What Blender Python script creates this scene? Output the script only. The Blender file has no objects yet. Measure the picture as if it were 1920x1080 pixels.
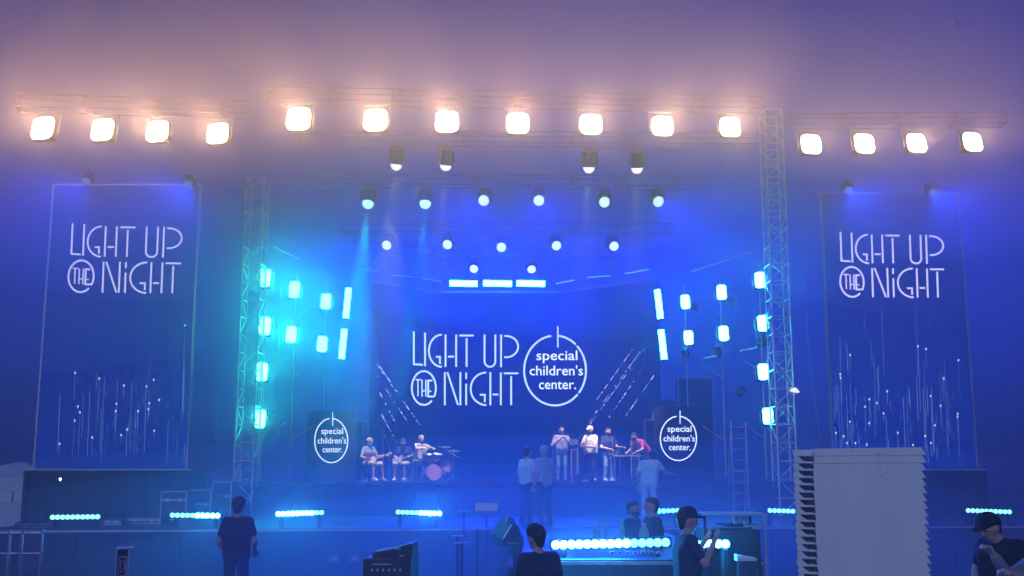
import bpy, bmesh, math, random
import numpy as np
from mathutils import Vector, Matrix, Quaternion

random.seed(7)
R = math.radians
scene = bpy.context.scene
COL = scene.collection

# ------------------------------------------------------------------ camera
CAM_H = 2.05
PITCH = 6.84
FPX = 1500.0
cam_d = bpy.data.cameras.new("camera")
cam_d.sensor_width = 36.0
cam_d.lens = 36.0 * FPX / 1920.0
cam_d.shift_y = 180.0 / 1920.0
cam_d.clip_start = 0.1
cam_d.clip_end = 2000.0
cam = bpy.data.objects.new("camera", cam_d)
cam.location = (0, 0, CAM_H)
cam.rotation_euler = (R(90 + PITCH), 0, 0)
COL.objects.link(cam)
scene.camera = cam

# ------------------------------------------------------------------ world: sky after dusk
SUN_EL, SUN_AZ = 24.0, 205.0
world = bpy.data.worlds.new("World")
scene.world = world
world.use_nodes = True
wn = world.node_tree
wn.nodes.clear()
w_out = wn.nodes.new("ShaderNodeOutputWorld")
w_bg = wn.nodes.new("ShaderNodeBackground")
w_sky = wn.nodes.new("ShaderNodeTexSky")
w_sky.sky_type = 'NISHITA'
w_sky.sun_disc = False
w_sky.sun_elevation = R(8.0)
w_sky.sun_rotation = R(SUN_AZ)
w_sky.ozone_density = 6.0
w_mul = wn.nodes.new("ShaderNodeMix")
w_mul.data_type = 'RGBA'
w_mul.blend_type = 'MULTIPLY'
w_mul.inputs[0].default_value = 1.0
w_mul.inputs[7].default_value = (0.10, 0.14, 1.0, 1)
wn.links.new(w_sky.outputs[0], w_mul.inputs[6])
wn.links.new(w_mul.outputs[2], w_bg.inputs[0])
w_bg.inputs[1].default_value = 0.15
wn.links.new(w_bg.outputs[0], w_out.inputs[0])

# one weak sun, added behind the audience to light the tray stack
sun_d = bpy.data.lights.new("sun", 'SUN')
sun_d.energy = 0.8
sun_d.angle = R(12)
sun_d.color = (0.64, 0.86, 1.0)
sun = bpy.data.objects.new("sun", sun_d)
sun.rotation_euler = (R(90 - SUN_EL), 0, R(-14))
sun.location = (0, -10, 10)
COL.objects.link(sun)

scene.view_settings.view_transform = 'Standard'
scene.view_settings.look = 'None'
scene.view_settings.exposure = -0.25
scene.view_settings.gamma = 1.0
scene.view_settings.use_curve_mapping = False
scene.render.engine = 'CYCLES'
cy = scene.cycles
cy.use_denoising = True
cy.denoiser = 'OPENIMAGEDENOISE'
cy.max_bounces = 5
cy.diffuse_bounces = 2
cy.glossy_bounces = 2
cy.transmission_bounces = 2
cy.volume_bounces = 0
cy.transparent_max_bounces = 6
cy.caustics_reflective = False
cy.caustics_refractive = False
cy.sample_clamp_indirect = 4.0
cy.use_adaptive_sampling = True
cy.adaptive_threshold = 0.045

# light levels
HAZE_DENSITY = 0.0085
HAZE_G = 0.5
E_FLOOD = 44.0
S_FLOOD = 400.0
FLOOD_TILT = 0.0
E_STROBE_L = 100.0
E_STROBE_R = 44.0
E_TUBE = 27.0
S_BLUE = 2900.0
S_SIDE = 1400.0
S_LOW = 8200.0
S_CYAN = 12000.0
S_KEY = 7500.0

# ------------------------------------------------------------------ pixel of the photograph -> point at a depth
_c, _s = math.cos(R(PITCH)), math.sin(R(PITCH))
def P(px, py, Y):
    u = (px - 960.0) / FPX
    v = (720.0 - py) / FPX
    t = Y / (_c - v * _s)
    return Vector((t * u, Y, CAM_H + t * (_s + v * _c)))
def W(n, Y):            # n photo pixels at depth Y in metres
    return n * Y / FPX
def YF(px, base=16.6):  # the stage front is turned a little: its left end is nearer
    return base + (px - 960.0) / 960.0 * 0.8

# ------------------------------------------------------------------ materials
MATS = {}
def mat(name, col, rough=0.6, metal=0.0, var=0.15, scale=6.0, bump=0.0, spec=0.5):
    if name in MATS:
        return MATS[name]
    m = bpy.data.materials.new(name)
    m.use_nodes = True
    nt = m.node_tree
    b = nt.nodes["Principled BSDF"]
    b.inputs["Roughness"].default_value = rough
    b.inputs["Metallic"].default_value = metal
    b.inputs["Specular IOR Level"].default_value = spec
    tc = nt.nodes.new("ShaderNodeTexCoord")
    nz = nt.nodes.new("ShaderNodeTexNoise")
    nz.inputs["Scale"].default_value = scale
    nz.inputs["Detail"].default_value = 6.0
    nt.links.new(tc.outputs["Object"], nz.inputs["Vector"])
    rp = nt.nodes.new("ShaderNodeValToRGB")
    rp.color_ramp.elements[0].position = 0.3
    rp.color_ramp.elements[1].position = 0.7
    rp.color_ramp.elements[0].color = tuple(c * (1 - var) for c in col) + (1,)
    rp.color_ramp.elements[1].color = tuple(min(1, c * (1 + var)) for c in col) + (1,)
    nt.links.new(nz.outputs["Fac"], rp.inputs[0])
    nt.links.new(rp.outputs[0], b.inputs["Base Color"])
    mr = nt.nodes.new("ShaderNodeMapRange")
    mr.inputs[3].default_value = max(0.05, rough - 0.12)
    mr.inputs[4].default_value = min(1.0, rough + 0.12)
    nt.links.new(nz.outputs["Fac"], mr.inputs[0])
    nt.links.new(mr.outputs[0], b.inputs["Roughness"])
    if bump:
        bp = nt.nodes.new("ShaderNodeBump")
        bp.inputs["Strength"].default_value = bump
        bp.inputs["Distance"].default_value = 0.02
        nt.links.new(nz.outputs["Fac"], bp.inputs["Height"])
        nt.links.new(bp.outputs[0], b.inputs["Normal"])
    MATS[name] = m
    return m
def emit(name, col, strength):
    if name in MATS:
        return MATS[name]
    m = bpy.data.materials.new(name)
    m.use_nodes = True
    nt = m.node_tree
    nt.nodes.clear()
    o = nt.nodes.new("ShaderNodeOutputMaterial")
    e = nt.nodes.new("ShaderNodeEmission")
    e.inputs[0].default_value = tuple(col) + (1,)
    e.inputs[1].default_value = strength
    nt.links.new(e.outputs[0], o.inputs[0])
    MATS[name] = m
    return m

ALU = mat("aluminium", (0.68, 0.70, 0.72), 0.45, 0.35, 0.12, 9)
DARKT = mat("dark_truss_paint", (0.025, 0.025, 0.028), 0.7, 0.0, 0.3, 9)
STEEL = mat("steel", (0.45, 0.46, 0.48), 0.4, 0.9, 0.2, 12)
BLACK = mat("black_paint", (0.018, 0.018, 0.02), 0.5, 0.0, 0.3, 8)
BLACKC = mat("black_cloth", (0.012, 0.012, 0.014), 0.9, 0.0, 0.35, 3, 0.4)
SKIRT = mat("navy_skirt", (0.03, 0.04, 0.085), 0.9, 0.0, 0.3, 3, 0.4)
DECK = mat("black_deck", (0.03, 0.03, 0.033), 0.45, 0.0, 0.35, 2.5, 0.1)
TRIM = mat("edge_trim", (0.55, 0.56, 0.58), 0.4, 0.6, 0.15, 10)
GROUND = mat("tarmac", (0.035, 0.035, 0.038), 0.85, 0.0, 0.35, 1.4, 0.5)
PLASTIC = mat("white_plastic", (0.84, 0.84, 0.85), 0.45, 0.0, 0.05, 4)
CHROME = mat("chrome", (0.75, 0.75, 0.75), 0.2, 1.0, 0.05, 8)
BRASS = mat("brass", (0.75, 0.55, 0.22), 0.28, 1.0, 0.1, 10)
SKIN = mat("skin", (0.55, 0.34, 0.26), 0.55, 0.0, 0.08, 20)
HAIR_D = mat("dark_hair", (0.025, 0.018, 0.014), 0.6, 0, 0.4, 40, 0.5)
HAIR_L = mat("grey_hair", (0.45, 0.42, 0.38), 0.6, 0, 0.3, 40, 0.5)
TENTC = mat("tent_fabric", (0.6, 0.62, 0.66), 0.8, 0, 0.08, 2)
PAPER = mat("paper", (0.75, 0.75, 0.74), 0.8, 0, 0.04, 6)

# ------------------------------------------------------------------ geometry collector
class MB:
    def __init__(s):
        s.v, s.f = [], []
    def add(s, vs, fs):
        b = len(s.v)
        s.v.extend([tuple(v) for v in vs])
        s.f.extend([tuple(b + i for i in f) for f in fs])
        return s
    def box(s, lo, hi, M=None):
        x0, y0, z0 = lo
        x1, y1, z1 = hi
        vs = [Vector(p) for p in ((x0,y0,z0),(x1,y0,z0),(x1,y1,z0),(x0,y1,z0),(x0,y0,z1),(x1,y0,z1),(x1,y1,z1),(x0,y1,z1))]
        if M: vs = [M @ v for v in vs]
        return s.add(vs, [(0,3,2,1),(4,5,6,7),(0,1,5,4),(1,2,6,5),(2,3,7,6),(3,0,4,7)])
    def cbox(s, c, d, M=None):
        return s.box([c[i] - d[i] / 2 for i in range(3)], [c[i] + d[i] / 2 for i in range(3)], M)
    def bbox(s, c, d, b=0.01, M=None):       # box with its vertical and horizontal edges chamfered
        hx, hy, hz = d[0]/2, d[1]/2, d[2]/2
        b = min(b, hx*.9, hy*.9, hz*.9)
        bm = bmesh.new()
        bmesh.ops.create_cube(bm, size=1.0)
        for v in bm.verts:
            v.co = Vector((v.co.x*d[0], v.co.y*d[1], v.co.z*d[2]))
        bmesh.ops.bevel(bm, geom=list(bm.edges), offset=b, segments=2, affect='EDGES', profile=0.5)
        bm.verts.index_update()
        vs = [v.co + Vector(c) for v in bm.verts]
        if M: vs = [M @ v for v in vs]
        fs = [tuple(v.index for v in f.verts) for f in bm.faces]
        bm.free()
        return s.add(vs, fs)
    def rod(s, a, b, r, n=8, r2=None):
        a, b = Vector(a), Vector(b)
        r2 = r if r2 is None else r2
        d = (b - a).normalized()
        up = Vector((0, 0, 1)) if abs(d.z) < 0.9 else Vector((1, 0, 0))
        x = d.cross(up).normalized()
        y = d.cross(x)
        vs = []
        for p, q in ((a, r), (b, r2)):
            for i in range(n):
                t = 2 * math.pi * i / n
                vs.append(p + (x * math.cos(t) + y * math.sin(t)) * q)
        fs = [(i, (i + 1) % n, n + (i + 1) % n, n + i) for i in range(n)]
        fs.append(tuple(range(n - 1, -1, -1)))
        fs.append(tuple(range(n, 2 * n)))
        return s.add(vs, fs)
    def tube(s, pts, r, n=8):
        for a, b in zip(pts[:-1], pts[1:]):
            s.rod(a, b, r, n)
        return s
    def lathe(s, prof, M=None, n=20):        # profile (r, z) about z
        vs, fs = [], []
        for r, z in prof:
            for i in range(n):
                t = 2 * math.pi * i / n
                vs.append(Vector((r * math.cos(t), r * math.sin(t), z)))
        for k in range(len(prof) - 1):
            for i in range(n):
                j = (i + 1) % n
                fs.append((k*n+i, k*n+j, (k+1)*n+j, (k+1)*n+i))
        fs.append(tuple(range(n - 1, -1, -1)))
        fs.append(tuple((len(prof)-1)*n + i for i in range(n)))
        if M: vs = [M @ v for v in vs]
        return s.add(vs, fs)
    def prism(s, poly, y0, y1, M=None):      # polygon in x,z pushed from y0 to y1
        n = len(poly)
        vs = [Vector((x, y0, z)) for x, z in poly] + [Vector((x, y1, z)) for x, z in poly]
        fs = [tuple(range(n)), tuple(range(2*n-1, n-1, -1))]
        fs += [(i, n+i, n+(i+1)%n, (i+1)%n) for i in range(n)]
        if M: vs = [M @ v for v in vs]
        return s.add(vs, fs)
    def mesh(s, name):
        me = bpy.data.meshes.new(name)
        me.from_pydata(s.v, [], s.f)
        me.validate()
        bm = bmesh.new()
        bm.from_mesh(me)
        bmesh.ops.recalc_face_normals(bm, faces=bm.faces)
        bm.to_mesh(me)
        bm.free()
        return me
    def build(s, name, m, parent=None, loc=None, smooth=False):
        me = s.mesh(name)
        me.materials.append(m)
        if smooth:
            me.shade_smooth()
        o = bpy.data.objects.new(name, me)
        COL.objects.link(o)
        if parent: o.parent = parent
        if loc is not None: o.location = loc
        return o

def link(name, me, parent=None, loc=None, rot=None):
    o = bpy.data.objects.new(name, me)
    COL.objects.link(o)
    if parent: o.parent = parent
    if loc is not None: o.location = loc
    if rot is not None: o.rotation_euler = rot
    return o
def thing(name, label, cat, loc=(0,0,0), rot=None, group=None):
    o = bpy.data.objects.new(name, None)
    COL.objects.link(o)
    o.location = loc
    if rot is not None: o.rotation_euler = rot
    return tag(o, label, cat, group)
def tag(o, label, cat, group=None):
    o["label"] = label
    o["category"] = cat
    if group: o["group"] = group
    return o
def struct(o, kind="structure"):
    o["kind"] = kind
    return o
def copy_tree(o, parent=None):
    c = o.copy()
    COL.objects.link(c)
    c.parent = parent
    for ch in list(o.children):
        copy_tree(ch, c)
    return c
def spot(parent, loc, aim, energy, col, size=24, blend=0.5, radius=0.08):
    """the light of one lamp, in the lamp's own builder"""
    d = bpy.data.lights.new("lamp_light", 'SPOT')
    d.energy = energy
    d.color = col
    d.spot_size = R(size)
    d.spot_blend = blend
    d.shadow_soft_size = radius
    o = bpy.data.objects.new("lamp_light", d)
    COL.objects.link(o)
    o.location = loc
    o.rotation_euler = (Vector(aim) - Vector(loc)).to_track_quat('-Z', 'Y').to_euler()
    return o
ORD = ["first","second","third","fourth","fifth","sixth","seventh","eighth","ninth","tenth","eleventh","twelfth","thirteenth","fourteenth","fifteenth","sixteenth","seventeenth","eighteenth","nineteenth","twentieth"]

# ================================================================== SETTING
DECK_Z = 2.0
APRON_Z = 1.08
g = MB()
N = 24
gv = [(-190 + 380*i/N, -190 + 380*j/N, 0) for j in range(N+1) for i in range(N+1)]
g.add(gv, [(j*(N+1)+i, j*(N+1)+i+1, (j+1)*(N+1)+i+1, (j+1)*(N+1)+i) for j in range(N) for i in range(N)])
struct(g.build("ground", GROUND))

# main stage
st = thing("stage_platform", "high black main stage carrying the band and the video wall", "stage", (0, 22, 0))
for i in range(8):                                   # deck panels, each a sheet of its own
    for j in range(5):
        MB().bbox((-7 + 2*i, 1 + 2*j, DECK_Z - 0.05), (1.985, 1.985, 0.1), 0.006).build("deck_panel", DECK, st)
for i in range(8):
    MB().bbox((-7 + 2*i, 0.0, 0.94), (1.97, 0.06, 1.86), 0.01).build("fascia_panel", SKIRT, st)
for s_ in (-1, 1):
    MB().box((s_*8.02 - .03, 0, 0), (s_*8.02 + .03, 10, 1.88)).build("side_skirt", BLACKC, st)

# low apron in front of it, turned like the stage front
ap = thing("stage_apron", "long low black apron across the stage front with a pale edge", "stage", (0, 0, 0))
xs = [P(px, 980, YF(px)).x for px in (-60, 1990)]
def apY(x):
    return 16.6 + x / 10.6 * 0.8
xa = xs[0]
k = 0
while xa < xs[1]:
    xb = xa + 2.0
    m_ = MB()
    g2 = 0.008
    m_.prism([(xa + g2, apY(xa)), (xb - g2, apY(xb)), (xb - g2, 21.6), (xa + g2, 21.6)], APRON_Z - .1, APRON_Z,
             Matrix(((1,0,0,0),(0,0,1,0),(0,1,0,0),(0,0,0,1))))
    m_.build("deck_panel", DECK, ap)
    MB().prism([(xa + g2, apY(xa) + .02), (xb - g2, apY(xb) + .02), (xb - g2, apY(xb) + .08), (xa + g2, apY(xa) + .08)], 0.02, APRON_Z - .1,
               Matrix(((1,0,0,0),(0,0,1,0),(0,1,0,0),(0,0,0,1)))).build("fascia_panel", SKIRT, ap)
    MB().prism([(xa, apY(xa) - .03), (xb - .004, apY(xb) - .03), (xb - .004, apY(xb) - .003), (xa, apY(xa) - .003)], APRON_Z - .05, APRON_Z - .012,
               Matrix(((1,0,0,0),(0,0,1,0),(0,1,0,0),(0,0,0,1)))).build("edge_trim", TRIM, ap)
    xa = xb

# runway towards the audience
rw = thing("stage_runway", "black runway running from the apron towards the audience", "stage", (0, 0, 0))
RX0, RX1 = 0.15, 3.1
for j in range(3):
    y0 = 10.0 + 2.1*j
    for i in range(2):
        x0 = RX0 - .12*j + i*1.47
        MB().box((x0, y0, APRON_Z - .1), (x0 + 1.46, y0 + 2.09, APRON_Z)).build("deck_panel", DECK, rw)
MB().box((RX0 + .02, 10.02, 0.02), (RX1 - .02, 10.08, APRON_Z - .1)).build("fascia_panel", SKIRT, rw)
MB().box((RX0 - .2, 10.1, 0.02), (RX0 - .14, 16.2, APRON_Z - .1)).build("fascia_panel", SKIRT, rw)
MB().box((RX1 - .1, 10.1, 0.02), (RX1 - .04, 16.2, APRON_Z - .1)).build("fascia_panel", SKIRT, rw)
MB().box((RX0, 9.96, APRON_Z - .06), (RX1 - .01, 9.994, APRON_Z - .02)).build("edge_trim", TRIM, rw)

# ================================================================== TRUSSES
TW = 0.5
def lattice_parts(t, H, pieces, M_=None, TW=0.5, k=1.0):
    """box truss along +z: chords, then rungs and braces"""
    h = TW / 2
    ALU = M_ or MATS["aluminium"]
    for sx in (-1, 1):
        for sy in (-1, 1):
            MB().rod((sx*h, sy*h, 0), (sx*h, sy*h, H), 0.026*k, 8).build("chord", ALU, t)
    rung = MB().rod((-h + .02, 0, 0), (h - .02, 0, 0), 0.016, 6).mesh("rung")
    rung.materials.append(ALU)
    br = MB().rod((-h + .02, 0, 0.03), (h - .02, 0, TW - .03), 0.013, 6).mesh("brace")
    br.materials.append(ALU)
    lat = MB()
    nb = int(H / TW)
    for b in range(nb + 1):
        for q in range(4):
            a = q * math.pi / 2
            off = Vector((math.sin(a) * h, -math.cos(a) * h, b * TW))
            if pieces:
                link("rung", rung, t, off, (0, 0, a))
            else:
                if b % 5: continue
                M = Matrix.Translation(off) @ Matrix.Rotation(a, 4, 'Z')
                lat.rod(M @ Vector((-h + .02, 0, 0)), M @ Vector((h - .02, 0, 0)), .016*k, 5)
            if b < nb:
                fl = math.pi if (b + q) % 2 else 0
                if pieces:
                    link("brace", br, t, off, (0, 0, a + fl))
                else:
                    M = Matrix.Translation(off) @ Matrix.Rotation(a + fl, 4, 'Z')
                    lat.rod(M @ Vector((-h + .02, 0, .03)), M @ Vector((h - .02, 0, TW - .03)), .013*k, 5)
    if not pieces:
        o = lat.build("lattice", ALU, t)
        o["kind"] = "stuff"

def tower(px, py_top, Y, label, base):
    b = P(px, 900, Y)
    H = P(px, py_top, Y).z - base
    t = thing("truss_tower", label, "truss", (b.x, Y, base), None, "lattice towers beside the stage")
    lattice_parts(t, round(H / TW) * TW, True)
    MB().bbox((0, 0, -.03), (0.8, 0.8, 0.06), .01).build("base_plate", STEEL, t)
    return t
tower(461, 330, 22.0, "lattice tower beside the left column of cyan strobe panels", 0.06)
tower(1472, 225, 22.0, "lattice tower in front of the ladder, beside the right video banner", 0.06)

def beam(ax, ay, az, bx, by, bz, label):
    a, b = Vector((ax, ay, az)), Vector((bx, by, bz))
    L = round((b - a).length / .32) * .32
    t = thing("roof_truss", label, "truss", a, None, "overhead lattice beams")
    t.rotation_euler = (b - a).to_track_quat('Z', 'Y').to_euler()
    lattice_parts(t, L, False, DARKT, .32, .62)
    return t
TRZ = 0.45  # lamps hang this far under their beam's centre
def beam_px(x0, y0, Y0, x1, y1, Y1, label, lift=TRZ):
    a, b = P(x0, y0, Y0), P(x1, y1, Y1)
    return beam(a.x, a.y, a.z + lift, b.x, b.y, b.z + lift, label)
beam_px(500, 222, 19.6, 1440, 238, 20.6, "front roof beam above the seven centre floodlights", 0.62)
beam_px(30, 238, 18.6, 450, 250, 19.2, "roof beam above the four floodlights over the left banner", 0.62)
beam_px(1480, 268, 21.2, 1880, 264, 21.8, "roof beam above the four floodlights over the right banner", 0.62)
beam_px(560, 292, 22.4, 1420, 298, 22.4, "roof beam carrying the four uppermost white spotlights", 0.55)
beam_px(600, 370, 24.6, 1340, 374, 24.6, "roof beam carrying the upper row of round lights", 0.55)
beam_px(640, 456, 27.0, 1260, 459, 27.0, "roof beam carrying the lower row of round lights", 0.55)
beam_px(690, 498, 29.2, 1215, 500, 29.2, "rearmost roof beam above the three cyan tubes", 0.55)

# ================================================================== LAMPS
# floodlights
def make_flood(sz):
    m = {}
    h = sz / 2
    m["housing"] = MB().bbox((0, 0.09, 0), (sz - .01, 0.14, sz - .01), 0.03).mesh("housing")
    fins = MB()
    for i in range(7):
        fins.cbox((-h + sz*(i + .5)/7, 0.2, 0), (0.012, 0.08, sz*.9))
    m["heat_sink"] = fins.mesh("heat_sink")
    yk = MB()
    for s_ in (-1, 1):
        yk.cbox((s_*(h + .03), 0.13, .17), (0.012, 0.04, sz*.5 + .22))
    yk.cbox((0, 0.13, h + .22), (sz + .075, 0.05, 0.015))
    yk.rod((0, .09, h + .22), (0, .5, h + .3), .02)
    m["yoke"] = yk.mesh("yoke")
    # rounded lens
    ln = []
    c = h * 0.55
    for q in range(4):
        for i in range(4):
            a = q*math.pi/2 + i*math.pi/6
            ox = (h - c) * (1 if q in (0, 3) else -1)
            oz = (h - c) * (1 if q in (0, 1) else -1)
            ln.append((ox + c*math.cos(a), oz + c*math.sin(a)))
    m["lens"] = MB().prism(ln, -0.012, 0.018).mesh("lens")
    return m
FL = make_flood(0.57)
for k_, mt in (("housing", BLACK), ("heat_sink", BLACK), ("yoke", STEEL), ("lens", emit("flood_glow", (1.0, 0.66, 0.32), E_FLOOD))):
    FL[k_].materials.append(mt)
def flood(px, py, Y, label, s=1.0, pw=1.0, group="warm floodlights on the roof beams"):
    p = P(px, py, Y - .45)
    t = thing("floodlight", label, "floodlight", p, (R(-8), 0, math.atan2(-p.x, p.y) * -0.35), group)
    t.scale = (s, s, s)
    for k_ in ("housing", "heat_sink", "yoke"):
        link(k_, FL[k_], t)
    v_ = int(px) % 3
    if ("lens", v_) not in FL:
        me = FL["lens"].copy()
        me.materials.clear()
        me.materials.append(emit("flood_glow_%d" % v_, [(1.0, 0.66, 0.32), (1.0, 0.70, 0.36), (1.0, 0.61, 0.27)][v_], E_FLOOD * (.8, 1.0, 1.2)[v_]))
        FL[("lens", v_)] = me
    link("lens", FL[("lens", v_)], t)
    # the beam is thrown out over the crowd, a little upwards
    spot(t, p + Vector((0, -.06, 0)), p + Vector((math.sin(t.rotation_euler.z)*.9, -1, FLOOD_TILT)), S_FLOOD * pw, (1.0, 0.50, 0.27), 116, 1.0, .2).data["use"] = "flood"
    return t
for i, (px, py) in enumerate(((80, 240), (192, 243), (295, 246), (408, 250))):
    flood(px, py, 18.6 + .2*i, ["outermost", "second outermost", "third from the outer end", "innermost"][i] + " of four warm floodlights above the left banner", 1.0 - .02*i, 1.0)
for i, (px, py) in enumerate(((560, 223), (704, 225), (838, 228), (971, 231), (1108, 233), (1242, 236), (1369, 238))):
    flood(px, py, 19.7 + .13*i, ORD[i] + " warm floodlight from the left along the centre roof beam", 1.06 - .02*i)
for i, (px, py) in enumerate(((1521, 270), (1621, 269), (1719, 268), (1824, 266))):
    flood(px, py, 21.2 + .2*i, ["innermost", "second innermost", "third from the inner end", "outermost"][i] + " of four warm floodlights above the right banner", 0.98, .5)

# moving heads: base, yoke, head, domed lens
MH_BASE = MB().bbox((0, 0, .19), (.3, .22, .12), .02).rod((0, 0, .25), (0, 0, .33), .03).mesh("base")
mhy = MB()
for s_ in (-1, 1):
    mhy.bbox((s_*.17, 0, .03), (.05, .12, .26), .015)
mhy.cbox((0, 0, .145), (.36, .1, .03))
MH_YOKE = mhy.mesh("yoke")
MH_HEAD = MB().lathe([(.06, .17), (.11, .14), (.135, .02), (.14, -.1), (.145, -.16), (.13, -.165)], None, 20).mesh("head")
MH_LENS = MB().lathe([(.134, -.16), (.128, -.2), (.104, -.25), (.06, -.285), (.005, -.3)], None, 20).mesh("lens")
for me, mm in ((MH_BASE, BLACK), (MH_YOKE, BLACK), (MH_HEAD, BLACK)):
    me.materials.append(mm)
MH_HEAD.shade_smooth()
LENS_M = {}
def head_lens(kind):
    if kind not in LENS_M:
        me = MH_LENS.copy()
        me.materials.clear()
        c = {"white": ((1, .95, .9), 2.2), "blue": ((.62, .9, 1.0), 2.0), "cyan": ((.5, 1.0, .95), 2.4), "dim": ((.2, .4, 1.0), .6)}[kind]
        me.materials.append(emit("lens_" + kind, *c))
        me.shade_smooth()
        LENS_M[kind] = me
    return LENS_M[kind]
def moving_head(px, py, Y, aim, kind, label, energy, size, col, group, s=1.25, blend=.5):
    p = P(px, py, Y)
    t = thing("moving_head_light", label, "spotlight", p, None, group)
    t.scale = (s, s, s)
    d = (Vector(aim) - p).normalized()
    link("base", MH_BASE, t)
    yaw = math.atan2(-d.x, -d.y) if abs(d.x) + abs(d.y) > .01 else 0
    link("yoke", MH_YOKE, t, None, (0, 0, -yaw))
    h = link("head", MH_HEAD, t)
    h.rotation_mode = 'QUATERNION'
    h.rotation_quaternion = d.to_track_quat('-Z', 'Y')
    link("lens", head_lens(kind), h)
    if energy:
        spot(t, p + d * (.36 * s), Vector(aim), energy, col, size, blend, .06).data["use"] = group
    return t
BLUE = (0.0, 0.006, 1.0)
CYAN = (0.0, 0.85, 0.7)
WHITE = (1.0, 0.86, 0.76)
# key spots onto the musicians
for px, py, aim_, lab in ((744, 295, P(702, 845, 25.3), "white spotlight over the seated guitarist, leftmost of the uppermost four"),
                        (837, 296, P(790, 838, 26.5), "white spotlight aimed down at the drummer from the uppermost row"),
                        (1105, 300, P(1078, 835, 26.0), "white spotlight aimed down at the trumpet player from the uppermost row"),
                        (1195, 301, P(1178, 838, 26.3), "white spotlight, rightmost of the four in the uppermost row")):
    moving_head(px, py, 22.4, aim_, "white", lab, S_KEY, 22, WHITE, "white spotlights on the front roof beam", 1.25, .6)
for i, (px, py, kind) in enumerate(((691, 370, "cyan"), (798, 370, "cyan"), (909, 373, "blue"), (1010, 373, "blue"), (1132, 376, "blue"), (1232, 375, "blue"))):
    p = P(px, py, 24.6)
    if kind == "cyan":
        aim = Vector((p.x - .1, 21.5, 0))
        moving_head(px, py, 24.6, aim, kind, ("leftmost" if i == 0 else "second") + " light of the upper round row, throwing a cyan beam downwards", S_CYAN, 17, CYAN, "upper row of round stage lights", 1.35, .6)
    else:
        aim = Vector(({2: -3.5, 3: 1.0, 4: 3.0, 5: 5.5}[i], 8.0, 0))
        lab = {2: "round light of the upper row just left of the wall's middle", 3: "round light of the upper row right of the wall's middle",
               4: "light of the upper round row turned edge-on, nearly dark", 5: "rightmost blue-white light of the upper round row"}[i]
        moving_head(px, py, 24.6, aim, kind, lab, S_BLUE if i != 4 else 0, 44, BLUE, "upper row of round stage lights", 1.25, .9)
for i, (px, py) in enumerate(((729, 457), (841, 456), (940, 461), (1041, 458), (1147, 459))):
    p = P(px, py, 27.0)
    moving_head(px, py, 27.0, Vector(((-9, -5, 0, 5, 9)[i], 10.0, 0)), "blue", ORD[i] + " light from the left in the lower row of five round lights", S_LOW * (.55 if i == 0 else 1.0), 44, BLUE, "lower row of round stage lights", 1.2, .9)
for i, (px, py) in enumerate(((890, 500), (996, 501))):
    p = P(px, py, 29.2)
    moving_head(px, py, 29.2, Vector((p.x * 2.2, 17, 0)), "blue", "small round light above the " + ("left" if i == 0 else "right") + " part of the three cyan tubes", S_LOW, 50, BLUE, "round lights above the cyan tubes", 1.15, .9)

for i, (px, py) in enumerate(((165, 352), (356, 358), (1588, 368), (1746, 372))):
    Y = 22.6 if i < 2 else 23.6
    p = P(px, py, Y)
    moving_head(px, py - 14, Y, Vector((p.x * .85, 9, 0)), "dim", ["outer", "inner", "inner", "outer"][i] + " small blue wash light over the top edge of the " + ("left" if i < 2 else "right") + " banner", S_SIDE, 62, (0.0, 0.04, 1.0), "blue wash lights over the banners", .9, .9)

# strobe panels
def rounded(w, h, r, n=4):
    ln = []
    for q in range(4):
        for i in range(n):
            a = q*math.pi/2 + i*(math.pi/2)/(n - 1)
            ox = (w/2 - r) * (1 if q in (0, 3) else -1)
            oz = (h/2 - r) * (1 if q in (0, 1) else -1)
            ln.append((ox + r*math.cos(a), oz + r*math.sin(a)))
    return ln
ST_HOUSE = MB().bbox((0, .07, 0), (.34, .12, .52), .02).mesh("housing")
ST_LENS = MB().prism(rounded(.27, .45, .07), -.012, .012).mesh("lens")
sy_ = MB()
sy_.cbox((.2, .08, 0), (.02, .05, .3)).cbox((-.2, .08, 0), (.02, .05, .3)).cbox((0, .16, 0), (.42, .02, .05))
for s_ in (-1, 1):
    sy_.cbox((s_*.2, .12, 0), (.02, .1, .05))
ST_BRK = sy_.mesh("bracket")
ST_HOUSE.materials.append(BLACK); ST_BRK.materials.append(STEEL)
CY_COL = (0.014, 1.0, 0.72)
ST_L = ST_LENS.copy(); ST_L.materials.append(emit("strobe_glow_strong", CY_COL, E_STROBE_L))
ST_R = ST_LENS.copy(); ST_R.materials.append(emit("strobe_glow", (0.045, 1.0, 0.95), E_STROBE_R))
ROWN = ["uppermost", "second", "third", "lowest"]
def strobe(px, py, Y, side, label, s=1.0):
    p = P(px, py, Y)
    t = thing("strobe_panel", label, "stage light", p, (R(-4), R(2.0 if side < 0 else -2.0), -.12*side), "cyan strobe panels at the stage " + ("left" if side < 0 else "right"))
    t.scale = (s, s, s)
    link("housing", ST_HOUSE, t); link("bracket", ST_BRK, t)
    link("lens", ST_L if side < 0 else ST_R, t)
    return t
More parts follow.
